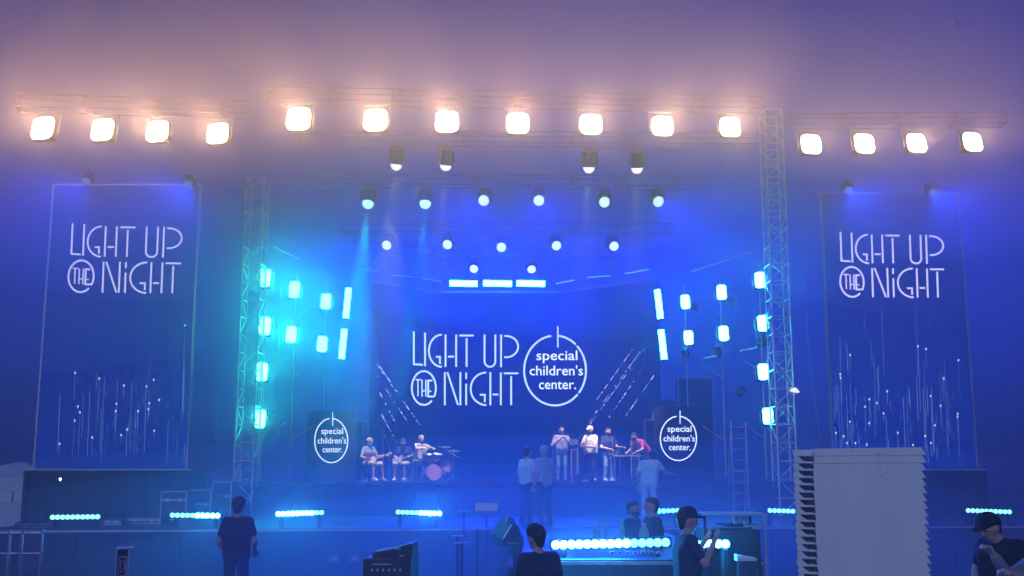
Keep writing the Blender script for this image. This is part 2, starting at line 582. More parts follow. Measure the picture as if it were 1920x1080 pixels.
for side, cols in ((-1, ((22.3, ((497, 521), (497, 611), (491, 697), (487, 785))), (23.8, ((552, 543), (546, 627))), (25.4, ((611, 565), (604, 645))))),
                   (1, ((22.3, ((1425, 525), (1430, 606), (1431, 697), (1440, 780))), (23.8, ((1353, 548), (1357, 625))), (25.4, ((1285, 566), (1291, 633)))))):
    for ci, (Y, pts) in enumerate(cols):
        for ri, (px, py) in enumerate(pts):
            twr = "left" if side < 0 else "right"
            if ci == 0:
                lab = ROWN[ri] + " cyan strobe panel beside the " + twr + " lattice tower"
            else:
                lab = ("upper" if ri == 0 else "lower") + " cyan strobe panel in the " + ("second" if ci == 1 else "third") + " column from the " + twr + " tower"
            strobe(px, py, Y, side, lab, 1.12 if side < 0 else 1.0)
    # the poles that carry them
    for ci, (Y, pts) in enumerate(cols):
        top, bot = P(pts[0][0], pts[0][1] - 34, Y), P(pts[-1][0], pts[-1][1], Y)
        t = thing("light_stand", "thin upright pole carrying the " + ["outer", "middle", "inner"][ci] + " column of cyan panels, " + ("left" if side < 0 else "right") + " side", "stand", ((top.x + bot.x)/2, Y + .22, DECK_Z), None, "poles behind the cyan panels")
        MB().rod((0, 0, 0.02), (0, 0, top.z - DECK_Z), .025).build("pole", STEEL, t)
        MB().lathe([(.28, 0), (.28, .02), (.05, .04), (.03, .08)]).build("foot", BLACK, t)
        for (px, py) in pts:
            z = P(px, py, Y).z - DECK_Z
            MB().rod((-.3, -.03, z), (.3, -.03, z), .014).build("cross_bar", STEEL, t)
        if ci < 2:
            for q in range(3):
                z = 1.2 + q*1.9
                MB().rod((0, 0, z), (side * -.55, .5, z + .5), .014, 6).build("brace", STEEL, t)

# tube battens
def tube(px0, py0, px1, py1, Y, label, strength, r=.1, group="cyan tube lights"):
    a, b = P(px0, py0, Y), P(px1, py1, Y)
    t = thing("tube_light", label, "tube light", (a + b) / 2, None, group)
    a2, b2 = a - t.location, b - t.location
    d = (b2 - a2).normalized()
    MB().rod(a2 + d*.05, b2 - d*.05, r, 14).build("tube", emit("tube_glow_%d" % strength, (0.05, 1.0, 0.94), strength), t, None, True)
    for q, e in ((a2, d), (b2, -d)):
        MB().rod(q, q + e*.05, r*1.15, 14).build("end_cap", BLACK, t)
    off = Vector((0, r + .06, 0))
    MB().rod(a2 + off, b2 + off, .05, 6).build("housing", BLACK, t)
    return t
tube(654, 538, 648, 600, 26.5, "upper upright cyan tube at the video wall's left edge", E_TUBE)
tube(646, 615, 640, 676, 26.5, "lower upright cyan tube at the video wall's left edge", E_TUBE)
tube(1232, 541, 1239, 601, 26.5, "upper upright cyan tube at the video wall's right edge", E_TUBE)
tube(1239, 616, 1246, 677, 26.5, "lower upright cyan tube at the video wall's right edge", E_TUBE)
for i, (x0, x1) in enumerate(((841, 898), (904, 962), (966, 1024))):
    tube(x0, 531, x1, 532, 29.4, ["left", "middle", "right"][i] + " one of three bright cyan tubes above the video wall", E_TUBE * 1.2, .11)

# led battens with separate beads
BEADS = {}
def led_bar(px0, py0, px1, py1, Y0, Y1, n, strengths, label, group, bead=.048, feet=True, floor=None):
    a, b = P(px0, py0, Y0), P(px1, py1, Y1)
    t = thing("led_bar", label, "led bar", (a + b) / 2, None, group)
    d = (b - a)
    L = d.length
    t.rotation_euler = (0, -math.asin(d.z / L), math.atan2(d.y, d.x))
    MB().bbox((0, .07, 0), (L + .05, .1, bead*2.6), .012).build("housing", BLACK, t)
    key = round(bead, 3)
    if key not in BEADS:
        BEADS[key] = MB().lathe([(bead, 0), (bead*.96, .012), (bead*.7, .026), (bead*.3, .033)], Matrix.Rotation(R(90), 4, 'X'), 12).mesh("bead")
    for i in range(n):
        s_ = strengths[min(len(strengths) - 1, i * len(strengths) // n)]
        mk = (key, s_)
        if mk not in BEADS:
            me = BEADS[key].copy()
            me.materials.append(emit("bead_glow_%g" % s_, (0.035, 0.7, 1.9) if s_ > 6 else (0.22, 1.0, 0.72), s_))
            BEADS[mk] = me
        link("bead", BEADS[mk], t, (-L/2 + L*(i + .5)/n, .02, 0))
    if feet:
        z0 = (APRON_Z if floor is None else floor) - t.location.z
        for s_ in (-1, 1):
            MB().bbox((s_*L*.4, .08, (z0 - bead*1.3)/2), (.06, .14, abs(z0) - bead*1.3 - .004), .008).build("foot", BLACK, t)
    return t
GB = "led bars along the stage front"
DIM, MIDB, HOT = 3.5, 20.0, 130.0
led_bar(93, 970, 187, 969, YF(93), YF(187), 10, [DIM], "evenly lit led bar at the apron's left end, near the tent", GB)
led_bar(318, 966, 412, 967, YF(318), YF(412), 10, [DIM, HOT], "led bar glaring at its right end, left of the silhouetted man", GB)
led_bar(517, 964, 607, 961, YF(517), YF(607), 10, [HOT, HOT, HOT, DIM], "led bar glaring on the left, right of the silhouetted man", GB)
led_bar(742, 960, 828, 963, YF(742), YF(828), 10, [DIM, HOT], "led bar glaring at its right end, below the seated guitarists", GB)
led_bar(1215, 959, 1275, 957, YF(1215), YF(1275), 7, [MIDB, DIM], "short led bar beside the man in the cap", GB)
led_bar(1440, 957, 1500, 959, YF(1440), YF(1500), 7, [DIM], "led bar partly behind the stack of white trays", GB)
led_bar(1812, 957, 1898, 960, YF(1812), YF(1898), 10, [DIM], "led bar at the far right end of the apron", GB)
GR = "led bars at the runway end"
led_bar(1035, 1022, 1256, 1017, 10.2, 10.2, 15, [HOT, HOT, MIDB], "long glaring led bar across the runway end", GR, .052, True)
led_bar(1300, 1020, 1368, 1020, 9.35, 9.35, 5, [HOT], "short glaring led bar in front of the equipment desk", GR, .044, True, 0.0)
GW = "small led battens on the wall's top edge"
for i, (x0, y0, x1, y1, Y0, Y1, s_) in enumerate(((671, 502, 710, 509, 28.0, 28.5, .35), (735, 515, 775, 519, 28.8, 29.2, .4), (790, 521, 827, 528, 29.3, 29.6, .4),
                                         (1042, 532, 1076, 525, 29.6, 29.3, .9), (1101, 520, 1144, 517, 29.1, 28.8, .9), (1171, 513, 1216, 505, 28.5, 28.1, .9))):
    led_bar(x0, y0, x1, y1, Y0, Y1, 10, [s_], "faint led batten over the wall's " + ("left" if i < 3 else "right") + " wing, " + ["outermost", "middle", "innermost", "innermost", "middle", "outermost"][i], GW, .03, False)

# ================================================================== SCREENS
def plane_map(p0, pu, pv=None, off=.014):
    """pixel -> point on the upright plane through p0 and pu"""
    n = Vector((pu.y - p0.y, -(pu.x - p0.x), 0)).normalized()
    if n.y > 0: n = -n
    o = Vector((0, 0, CAM_H))
    def f(px, py, e=off):
        d = P(px, py, 20.0) - o
        q = p0 + n * e
        t = (q - o).dot(n) / d.dot(n)
        return o + d * t
    return f
def ribbon(pts, w, mapper, mb, e=.014):
    """flat stroke of width w through 2-D points in photo pixels, laid on the mapped surface"""
    pts = [Vector(p) for p in pts]
    # subdivide
    q = [pts[0]]
    for a, b in zip(pts[:-1], pts[1:]):
        k = max(1, int((b - a).length / 25))
        for i in range(1, k + 1):
            q.append(a.lerp(b, i / k))
    pts = q
    L, Rr = [], []
    for i, p in enumerate(pts):
        t0 = (pts[i] - pts[i-1]).normalized() if i else (pts[1] - pts[0]).normalized()
        t1 = (pts[i+1] - pts[i]).normalized() if i < len(pts) - 1 else t0
        t = (t0 + t1)
        if t.length < 1e-6: t = t0
        t.normalize()
        nrm = Vector((-t.y, t.x))
        k = w / 2 / max(.5, abs(nrm.dot(Vector((-t0.y, t0.x)))))
        L.append(p + nrm * k); Rr.append(p - nrm * k)
    n = len(pts)
    vs = [mapper(v.x, v.y, e) for v in L + Rr]
    mb.add(vs, [(i, i+1, n+i+1, n+i) for i in range(n - 1)])
    # closed body 8 mm thick behind the face keeps it solid from the side
    return mb
def arc(cx, cy, rx, ry, a0, a1, n=18):
    return [(cx + rx*math.cos(R(a0 + (a1-a0)*i/n)), cy + ry*math.sin(R(a0 + (a1-a0)*i/n))) for i in range(n + 1)]
# the title, in the units of an enlargement of the photograph (y down)
TITLE = [
    [[(85, 115), (85, 442), (176, 448)]],
    [[(197, 125), (197, 462)]],
    [arc(365, 308, 130, 161, 270, 90), [(305, 368), (346, 368), (346, 440)]],
    [[(402, 145), (402, 468)], [(508, 145), (508, 468)], [(425, 366), (488, 366)]],
    [[(540, 155), (685, 155)], [(613, 182), (613, 468)]],
    [[(792, 145), (792, 410)] + arc(846, 410, 54, 58, 180, 0)[1:] + [(900, 145)]],
    [[(957, 145), (957, 472)], [(988, 160)] + arc(1010, 266, 118, 106, -90, 90) + [(988, 372)]],
    [arc(185, 680, 121, 170, 48, 388) + [(284, 765), (228, 765), (228, 605), (270, 605)], [(232, 713), (260, 713)],
     [(103, 597), (157, 597)], [(126, 600), (126, 762)], [(167, 597), (167, 765)], [(205, 597), (205, 765)], [(170, 708), (203, 708)]],
    [[(395, 522), (395, 852)], [(420, 522), (527, 850)], [(550, 520), (550, 852)]],
    [[(608, 525), (608, 590)], [(608, 637), (608, 852)]],
    [arc(810, 688, 157, 163, 270, 90), [(745, 748), (795, 748), (795, 822)]],
    [[(850, 522), (850, 852)], [(955, 525), (955, 852)], [(873, 745), (930, 745)]],
    [[(985, 533), (1130, 533)], [(1058, 560), (1058, 852)]],
]
def rebase(mb, parent):
    o = parent.location
    q = parent
    off = Vector((0, 0, 0))
    while q is not None:
        off += Vector(q.location)
        q = q.parent
    mb.v = [tuple(Vector(v) - off) for v in mb.v]
    return mb
def title(to_px, mapper, parent, mm, wpx):
    for strokes in TITLE:
        mb = MB()
        for s_i, st_ in enumerate(strokes):
            w = wpx * (.72 if strokes is TITLE[7] and s_i else 1.0)
            ribbon([to_px(x, y) for x, y in st_], w, mapper, mb, .014 + .003*s_i)
        rebase(mb, parent).build("letter", mm, parent)
def text_mesh(body):
    c = bpy.data.curves.new("word", 'FONT')
    c.body = body
    c.align_x = 'CENTER'
    c.resolution_u = 3
    c.offset = 0.004
    o = bpy.data.objects.new("word", c)
    COL.objects.link(o)
    dg = bpy.context.evaluated_depsgraph_get()
    dg.update()
    me = bpy.data.meshes.new_from_object(o.evaluated_get(dg))
    vs = [tuple(v.co) for v in me.vertices]
    fs = [tuple(p.vertices) for p in me.polygons]
    bpy.data.objects.remove(o)
    bpy.data.curves.remove(c)
    bpy.data.meshes.remove(me)
    return vs, fs
WORDS = {w: text_mesh(w) for w in ("special", "children's", "center.")}
def round_logo(cx, cy, rx, ry, mapper, parent, ring_m, text_m, wpx, notches=True):
    """the broken ring with its upright bar and the three words inside"""
    mb = MB()
    if notches:
        segs = ((-85, -48), (-45, 40), (43, 263))
    else:
        segs = ((-86, 264),)
    for a0, a1 in segs:
        ribbon(arc(cx, cy, rx, ry, a0, a1, 30), wpx, mapper, mb)
    rebase(mb, parent).build("ring", ring_m, parent)
    mb = MB()
    ribbon([(cx + rx*.09, cy - ry*1.27), (cx + rx*.09, cy - ry*.66)], wpx * .75, mapper, mb, .018)
    rebase(mb, parent).build("bar", ring_m, parent)
    for w, bx, by, hw in (("special", .06, .30, .66), ("children's", .04, -.135, .86), ("center.", .08, -.53, .60)):
        vs, fs = WORDS[w]
        x0, x1 = min(v[0] for v in vs), max(v[0] for v in vs)
        sx = 2*hw*rx / (x1 - x0)
        sy = ry * .40
        mb = MB()
        mb.add([mapper(cx + bx*rx + (v[0] - (x0+x1)/2)*sx, cy - by*ry - v[1]*sy, .016) for v in vs], fs)
        rebase(mb, parent).build("word", text_m, parent)

SCREEN_C = emit("screen_image_blue", (0.0, 0.012, 0.085), 1.0)
SCREEN_S = emit("screen_image_violet", (0.006, 0.025, 0.28), 1.0)
LET_C = emit("letter_image_pale_blue", (0.52, 0.68, 1.0), 1.7)
LET_W = emit("word_image_white", (0.75, 0.85, 1.0), 1.9)
LET_S = emit("letter_image_lilac", (0.70, 0.66, 1.0), 1.4)
STREAK = emit("streak_image", (0.22, 0.42, 1.0), 0.6)
SPARK = emit("spark_image", (0.75, 0.85, 1.0), 1.1)
FRAME_M = mat("screen_frame", (0.5, 0.52, 0.56), 0.4, 0.7, 0.1, 10)

# centre wall, folded in three
CY_ = 30.0
cl, cr = P(822, 550, CY_), P(1050, 552, CY_)
YL, YR = CY_ * 350 / 370, CY_ * 348 / 373
wl, wr = P(700, 530, YL), P(1232, 527, YR)
top_z, bot_z = cl.z, DECK_Z + .15
vw = thing("video_wall", "large folded video wall with the title lettering at centre stage", "video wall", (0, CY_, DECK_Z))
mapC = plane_map(Vector((cl.x, cl.y, 0)), Vector((cr.x, cr.y, 0)))
mapL = plane_map(Vector((wl.x, wl.y, 0)), Vector((cl.x, cl.y, 0)))
mapR = plane_map(Vector((cr.x, cr.y, 0)), Vector((wr.x, wr.y, 0)))
def wall_map(px, py, e=.014):
    return (mapL if px < 822 else mapR if px > 1050 else mapC)(px, py, e)
def upright_panel(a, b, z0, z1, th, name, m, parent):
    a, b = Vector((a.x, a.y, 0)), Vector((b.x, b.y, 0))
    n = Vector((-(b - a).y, (b - a).x, 0)).normalized()
    if n.y < 0: n = -n
    vs = []
    for p in (a, b, b + n*th, a + n*th):
        vs += [Vector((p.x, p.y, z0)), Vector((p.x, p.y, z1))]
    mb = MB().add(vs, [(0,1,3,2),(2,3,5,4),(4,5,7,6),(6,7,1,0),(0,2,4,6),(1,7,5,3)])
    return rebase(mb, parent).build(name, m, parent)
panels = []
for a, b in ((wl, cl), (cl, cr), (cr, wr)):
    d = (b - a); d.z = 0; d.normalize()
    panels.append(upright_panel(a + d*.004, b - d*.004, bot_z, top_z, .02, "screen", SCREEN_C, vw))
    upright_panel(a + d*.004 + Vector((0, .03, 0)), b - d*.004 + Vector((0, .03, 0)), bot_z, top_z, .12, "cabinet", BLACK, vw)
mb = MB()
for a, b in ((wl, cl), (cl, cr), (cr, wr)):
    mb = MB().rod(Vector((a.x, a.y - .03, top_z + .05)), Vector((b.x, b.y - .03, top_z + .05)), .026, 6)
    rebase(mb, vw).build("top_rail", FRAME_M, vw)
for a in (wl, cl, cr, wr):
    mb = MB().box((a.x - .05, a.y + .2, DECK_Z), (a.x + .05, a.y + .3, top_z))
    rebase(mb, vw).build("support_post", BLACK, vw)
z5 = 5.3333
title(lambda x, y: (760 + x / z5, 600 + y / z5), wall_map, vw, LET_C, 3.4)
round_logo(1040.7, 694.7, 58, 65.5, wall_map, vw, LET_C, LET_W, 3.6)
# the diagonal runs of sparks on the wings
sk = MB()
rr = random.Random(3)
def spark_run(x0, y0, x1, y1, dens=1.0):
    L = math.hypot(x1 - x0, y1 - y0)
    t = 0
    while t < L:
        l = rr.choice((1.5, 2, 3, 6, 10))
        if rr.random() < .7 * dens:
            ax, ay = x0 + (x1-x0)*t/L, y0 + (y1-y0)*t/L
            bx, by = x0 + (x1-x0)*(t+l)/L, y0 + (y1-y0)*(t+l)/L
            if (ax < 822) == (bx < 822) and (ax > 1050) == (bx > 1050):
                ribbon([(ax, ay), (bx, by)], rr.choice((.9, 1.2, 1.7)), wall_map, sk)
        t += l + rr.choice((2, 4, 7))
for (x0, y0, x1, y1) in ((696, 664, 764, 762), (704, 680, 790, 800), (680, 664, 757, 780), (712, 736, 745, 800), (716, 778, 745, 832),
                         (1186, 655, 1114, 756), (1218, 642, 1110, 790), (1204, 692, 1130, 800), (1226, 704, 1170, 785), (1200, 660, 1092, 808)):
    if x0 < 705: x1, y1, x0, y0 = x1, y1, x0 + (708 - x0), y0 + (708 - x0) * (y1-y0)/(x1-x0)
    spark_run(x0, y0, x1, y1)
o_ = rebase(sk, vw).build("spark_pattern", SPARK, vw)
o_["kind"] = "stuff"

# side banners
def side_screen(x0, x1, ytop, ybot, Y, to_px, label, seed, shear):
    a, b = P(x0, ytop, Y), P(x1, ytop, Y)
    z1, z0 = a.z, P(x0, ybot, Y).z
    t = thing("video_banner", label, "video screen", ((a.x + b.x)/2, Y, z0), None, "tall video banners beside the stage")
    hw = (b.x - a.x) / 2
    MB().box((-hw, 0, 0), (hw, .03, z1 - z0)).build("screen", SCREEN_S, t)
    MB().box((-hw, .034, 0), (hw, .14, z1 - z0)).build("cabinet", BLACK, t)
    for s_ in (-1, 1):
        MB().box((s_*(hw + .03) - .025, -.03, -.05), (s_*(hw + .03) + .025, .1, z1 - z0 + .05)).build("frame_side", FRAME_M, t)
    MB().box((-hw, -.03, z1 - z0 + .004), (hw, .1, z1 - z0 + .05)).build("frame_top", FRAME_M, t)
    mp = plane_map(Vector((a.x, Y, 0)), Vector((b.x, Y, 0)))
    title(to_px, mp, t, LET_S, 3.5)
    rr = random.Random(seed)
    sm, dm = MB(), MB()
    for i in range(62 if x0 < 960 else 105):
        y1 = 868 - abs(rr.gauss(0, 70))
        l = rr.choice((8, 14, 22, 34, 50, 80, 120))
        y0 = y1 - l
        if y0 < 570: continue
        x = x0 + 6 + rr.random() * (x1 - x0 - 12)
        x += (y0 - ytop) * shear * (1 if x > (x0+x1)/2 else .7)
        p0 = mp(x, y0)
        if not (a.x + .05 < p0.x < b.x - .05): continue
        if y1 > ybot - 3: y1 = ybot - 3
        if y1 - y0 < 4: continue
        xb = x + (y1 - y0) * .045 * (1 if x > 960 else -1) * (abs(x - 960) / 850)
        ribbon([(x, y0), (xb, y1)], rr.choice((.45, .55, .7, .95)), mp, sm)
        if rr.random() < .3:
            ribbon([(x, y0 - 3), (x, y0 + 1)], 2.6, mp, dm, .018)
    rebase(sm, t).build("streak_pattern", STREAK, t)["kind"] = "stuff"
    rebase(dm, t).build("spark_pattern", SPARK, t)["kind"] = "stuff"
    # black draped base the banner stands on
    bt = thing("banner_base", "black draped plinth under the " + ("left" if x0 < 960 else "right") + " video banner", "plinth", ((a.x + b.x)/2, Y, 0), None, "plinths under the banners")
    MB().bbox((0, .5, z0/2 - .03), (2*hw + .5, 1.3, z0 - .08), .03).build("drape", BLACKC, bt)
    MB().cbox((0, .5, z0 - .045), (2*hw + .54, 1.34, .04)).build("top_edge", TRIM, bt)
    for i in range(9):
        MB().rod((-hw - .1 + (2*hw + .2)*i/8, -.16, .05), (-hw - .1 + (2*hw + .2)*i/8, -.16, z0 - .1), .035, 8).build("pleat", BLACKC, bt)
    for s_ in (-1, 1):
        MB().box((s_*hw*.7 - .05, .2, z0 - .02), (s_*hw*.7 + .05, .3, z1 - .2)).build("back_post", STEEL, bt)
    return t
z6 = 6.752
def left_px(x, y):     # the left title leans a little in the photograph
    X, Y_ = (x - 85) / 1045, (y - 130) / 722
    return (136 + X * 206 - Y_ * 5.0, 421 + Y_ * 127 + X * 2)
def right_px(x, y):
    X, Y_ = (x - 85) / 1045, (y - 130) / 722
    return (1576 + X * 192 + Y_ * 4.0, 437 + Y_ * 120 + X * 1)
side_screen(103, 374, 348, 878, 24.0, left_px, "tall violet video banner with falling sparks beside the left floodlights", 5, -.02)
side_screen(1540, 1795, 364, 878, 25.0, right_px, "tall violet video banner with falling sparks behind the tray stack", 9, .03)

# small logo panels on either side of the band
for px, py, rx, ry, lab, Y, x0, x1, y0 in ((621, 826, 31, 41.5, "dark scrim panel with the small ring logo beside the seated guitarist", 25.0, 577, 668, 770),
                                        (1272, 822, 34, 41.5, "dark scrim panel with the small ring logo beside the ladder", 25.0, 1226, 1334, 762)):
    a, b = P(x0, y0, Y), P(x1, y0, Y)
    t = thing("logo_panel", lab, "sign", ((a.x+b.x)/2, Y, DECK_Z), None, "small logo panels")
    hw = (b.x - a.x)/2
    H = a.z - DECK_Z
    MB().box((-hw, 0, .02), (hw, .05, H)).build("panel", BLACKC, t)
    for s_ in (-1, 1):
        MB().box((s_*hw*.8 - .03, .055, 0.0), (s_*hw*.8 + .03, .5, .05)).build("foot", BLACK, t)
    mp = plane_map(Vector((a.x, Y, 0)), Vector((b.x, Y, 0)))
    round_logo(px, py, rx, ry, mp, t, LET_W, LET_W, 2.0, False)

# ================================================================== PEOPLE
def surface_nets(F, h, lo):
    ins = F < 0
    nx, ny, nz = F.shape
    corners = [(0,0,0),(1,0,0),(0,1,0),(1,1,0),(0,0,1),(1,0,1),(0,1,1),(1,1,1)]
    cv = [F[a:nx-1+a, b:ny-1+b, c:nz-1+c] for a, b, c in corners]
    ci = [v < 0 for v in cv]
    allin = np.logical_and.reduce(ci)
    anyin = np.logical_or.reduce(ci)
    act = anyin & ~allin
    acc = np.zeros(act.shape + (3,))
    cnt = np.zeros(act.shape)
    for i in range(8):
        for j in range(i + 1, 8):
            a, b = corners[i], corners[j]
            if sum(abs(a[k] - b[k]) for k in range(3)) != 1: continue
            cr = (ci[i] != ci[j]) & act
            t = np.where(cr, cv[i] / np.where(cr, cv[i] - cv[j], 1), 0)
            for k in range(3):
                acc[..., k] += np.where(cr, a[k] + t * (b[k] - a[k]), 0)
            cnt += cr
    idx = -np.ones(act.shape, int)
    w = np.argwhere(act)
    idx[act] = np.arange(len(w))
    V = (w + acc[act] / cnt[act][:, None]) * h + np.array(lo)
    faces = []
    for ax in range(3):
        o1, o2 = [(1, 2), (2, 0), (0, 1)][ax]
        sl0 = [slice(1, -1)] * 3; sl1 = [slice(1, -1)] * 3
        sl0[ax] = slice(0, -1); sl1[ax] = slice(1, None)
        A, B = ins[tuple(sl0)], ins[tuple(sl1)]
        e = np.argwhere(A != B)
        if not len(e): continue
        sgn = A[tuple(e.T)]
        base = e.copy()
        for k in range(3):
            if k != ax: base[:, k] += 1
        def cell(d1, d2):
            c = base.copy()
            c[:, o1] += d1; c[:, o2] += d2
            return idx[tuple(c.T)]
        q = np.stack([cell(-1, -1), cell(0, -1), cell(0, 0), cell(-1, 0)], 1)
        q[~sgn] = q[~sgn][:, ::-1]
        faces.append(q)
    Fa = np.concatenate(faces)
    Fa = Fa[(Fa >= 0).all(1)]
    return V, Fa
def sdf_mesh(prims, h, k=0.03):
    """smooth union of tapered capsules (a, b, ra, rb)"""
    P0 = np.array([[*p[0]] for p in prims], float); P1 = np.array([[*p[1]] for p in prims], float)
    RA = np.array([p[2] for p in prims]); RB = np.array([p[3] for p in prims])
    rm = np.maximum(RA, RB)[:, None] + 3*h + .01
    lo = np.minimum(P0 - rm, P1 - rm).min(0); hi = np.maximum(P0 + rm, P1 + rm).max(0)
    n = np.ceil((hi - lo) / h).astype(int) + 1
    ax = [lo[i] + h*np.arange(n[i]) for i in range(3)]
    D = np.full(tuple(n), 1.0)
    for i in range(len(prims)):
        m = max(RA[i], RB[i]) + .08
        b0 = np.minimum(P0[i], P1[i]) - m; b1 = np.maximum(P0[i], P1[i]) + m
        s0 = [max(0, int((b0[j] - lo[j]) / h)) for j in range(3)]
        s1 = [min(n[j], int((b1[j] - lo[j]) / h) + 2) for j in range(3)]
        X = ax[0][s0[0]:s1[0], None, None] - P0[i][0]
        Y = ax[1][None, s0[1]:s1[1], None] - P0[i][1]
        Z = ax[2][None, None, s0[2]:s1[2]] - P0[i][2]
        d = P1[i] - P0[i]
        L2 = max(1e-9, (d*d).sum())
        t = np.clip((X*d[0] + Y*d[1] + Z*d[2]) / L2, 0, 1)
        dist = np.sqrt((X - t*d[0])**2 + (Y - t*d[1])**2 + (Z - t*d[2])**2) - (RA[i] + (RB[i] - RA[i])*t)
        sub = D[s0[0]:s1[0], s0[1]:s1[1], s0[2]:s1[2]]
        hh = np.clip(.5 + .5*(sub - dist)/k, 0, 1)
        D[s0[0]:s1[0], s0[1]:s1[1], s0[2]:s1[2]] = sub*(1-hh) + dist*hh - k*hh*(1-hh)
    return surface_nets(D, h, lo)
def np_obj(name, parts, m, parent=None):
    vs, fs, b = [], [], 0
    for V, F in parts:
        vs += V.tolist()
        fs += (F + b).tolist()
        b += len(V)
    me = bpy.data.meshes.new(name)
    me.from_pydata(vs, [], fs)
    me.update()
    me.materials.append(m)
    me.shade_smooth()
    o = bpy.data.objects.new(name, me)
    COL.objects.link(o)
    if parent: o.parent = parent
    return o
V3 = Vector
def lerp(a, b, t): return V3(a).lerp(V3(b), t)
def stand(**kw):
    j = dict(pel=(0,0,.96), che=(0,0,1.3), nec=(0,0,1.47), hd=(0,-.02,1.64), face=(0,-1,0),
             shL=(-.185,0,1.42), elL=(-.25,.03,1.14), wrL=(-.25,-.06,.9),
             shR=(.185,0,1.42), elR=(.25,.03,1.14), wrR=(.25,-.06,.9),
             hpL=(-.095,0,.93), knL=(-.11,-.03,.51), anL=(-.12,.03,.09),
             hpR=(.095,0,.93), knR=(.11,-.03,.51), anR=(.12,.03,.09), ty=-1)
    j.update(kw)
    return j
def sit(**kw):
    j = dict(pel=(0,.05,.56), che=(0,0,.9), nec=(0,-.02,1.07), hd=(0,-.06,1.24), face=(0,-1,-.1),
             shL=(-.185,0,1.02), elL=(-.27,-.05,.78), wrL=(-.1,-.22,.72),
             shR=(.185,0,1.02), elR=(.27,-.06,.78), wrR=(.24,-.28,.78),
             hpL=(-.1,.02,.55), knL=(-.16,-.4,.54), anL=(-.16,-.36,.09),
             hpR=(.1,.02,.55), knR=(.16,-.4,.54), anR=(.16,-.38,.09), ty=-1)
    j.update(kw)
    return j
def hand_mesh(w, el, curl, side):
    w, el = V3(w), V3(el)
    d = (w - el).normalized()
    up = V3((0, 0, 1)) if abs(d.z) < .8 else V3((0, -1, 0))
    sx = d.cross(up).normalized()
    nn = sx.cross(d).normalized()          # back of the hand
    pr = []
    for k in range(4):
        o = sx * (.028 - .019*k)
        pr.append((w + o*.5, w + d*.085 + o, .016, .014))
        L = (.062, .074, .07, .056)[k]
        a = w + d*.088 + o
        d1 = (d*math.cos(curl*.8) - nn*math.sin(curl*.8)); d2 = (d*math.cos(curl*1.9) - nn*math.sin(curl*1.9))
        b = a + d1*L*.55
        pr += [(a, b, .0095, .009), (b, b + d2*L*.5, .009, .0075)]
    s_ = sx * side
    a = w + d*.02 + s_*.025
    b = a + (d*.6 + s_*.8).normalized()*.045
    pr += [(a, b, .013, .011), (b, b + (d*.9 + s_*.1 - nn*curl*.5).normalized()*.04, .0105, .008)]
    return sdf_mesh([(tuple(a), tuple(b), r, q) for a, b, r, q in pr], .008, .008)
FACE_D = mat("face_dark", (0.03, 0.02, 0.02), .5)
LIPS = mat("lips", (0.35, 0.13, 0.11), .5)
SHOE_D = mat("dark_shoe", (0.03, 0.03, 0.03), .5)
SHOE_W = mat("pale_shoe", (0.7, 0.7, 0.68), .6)
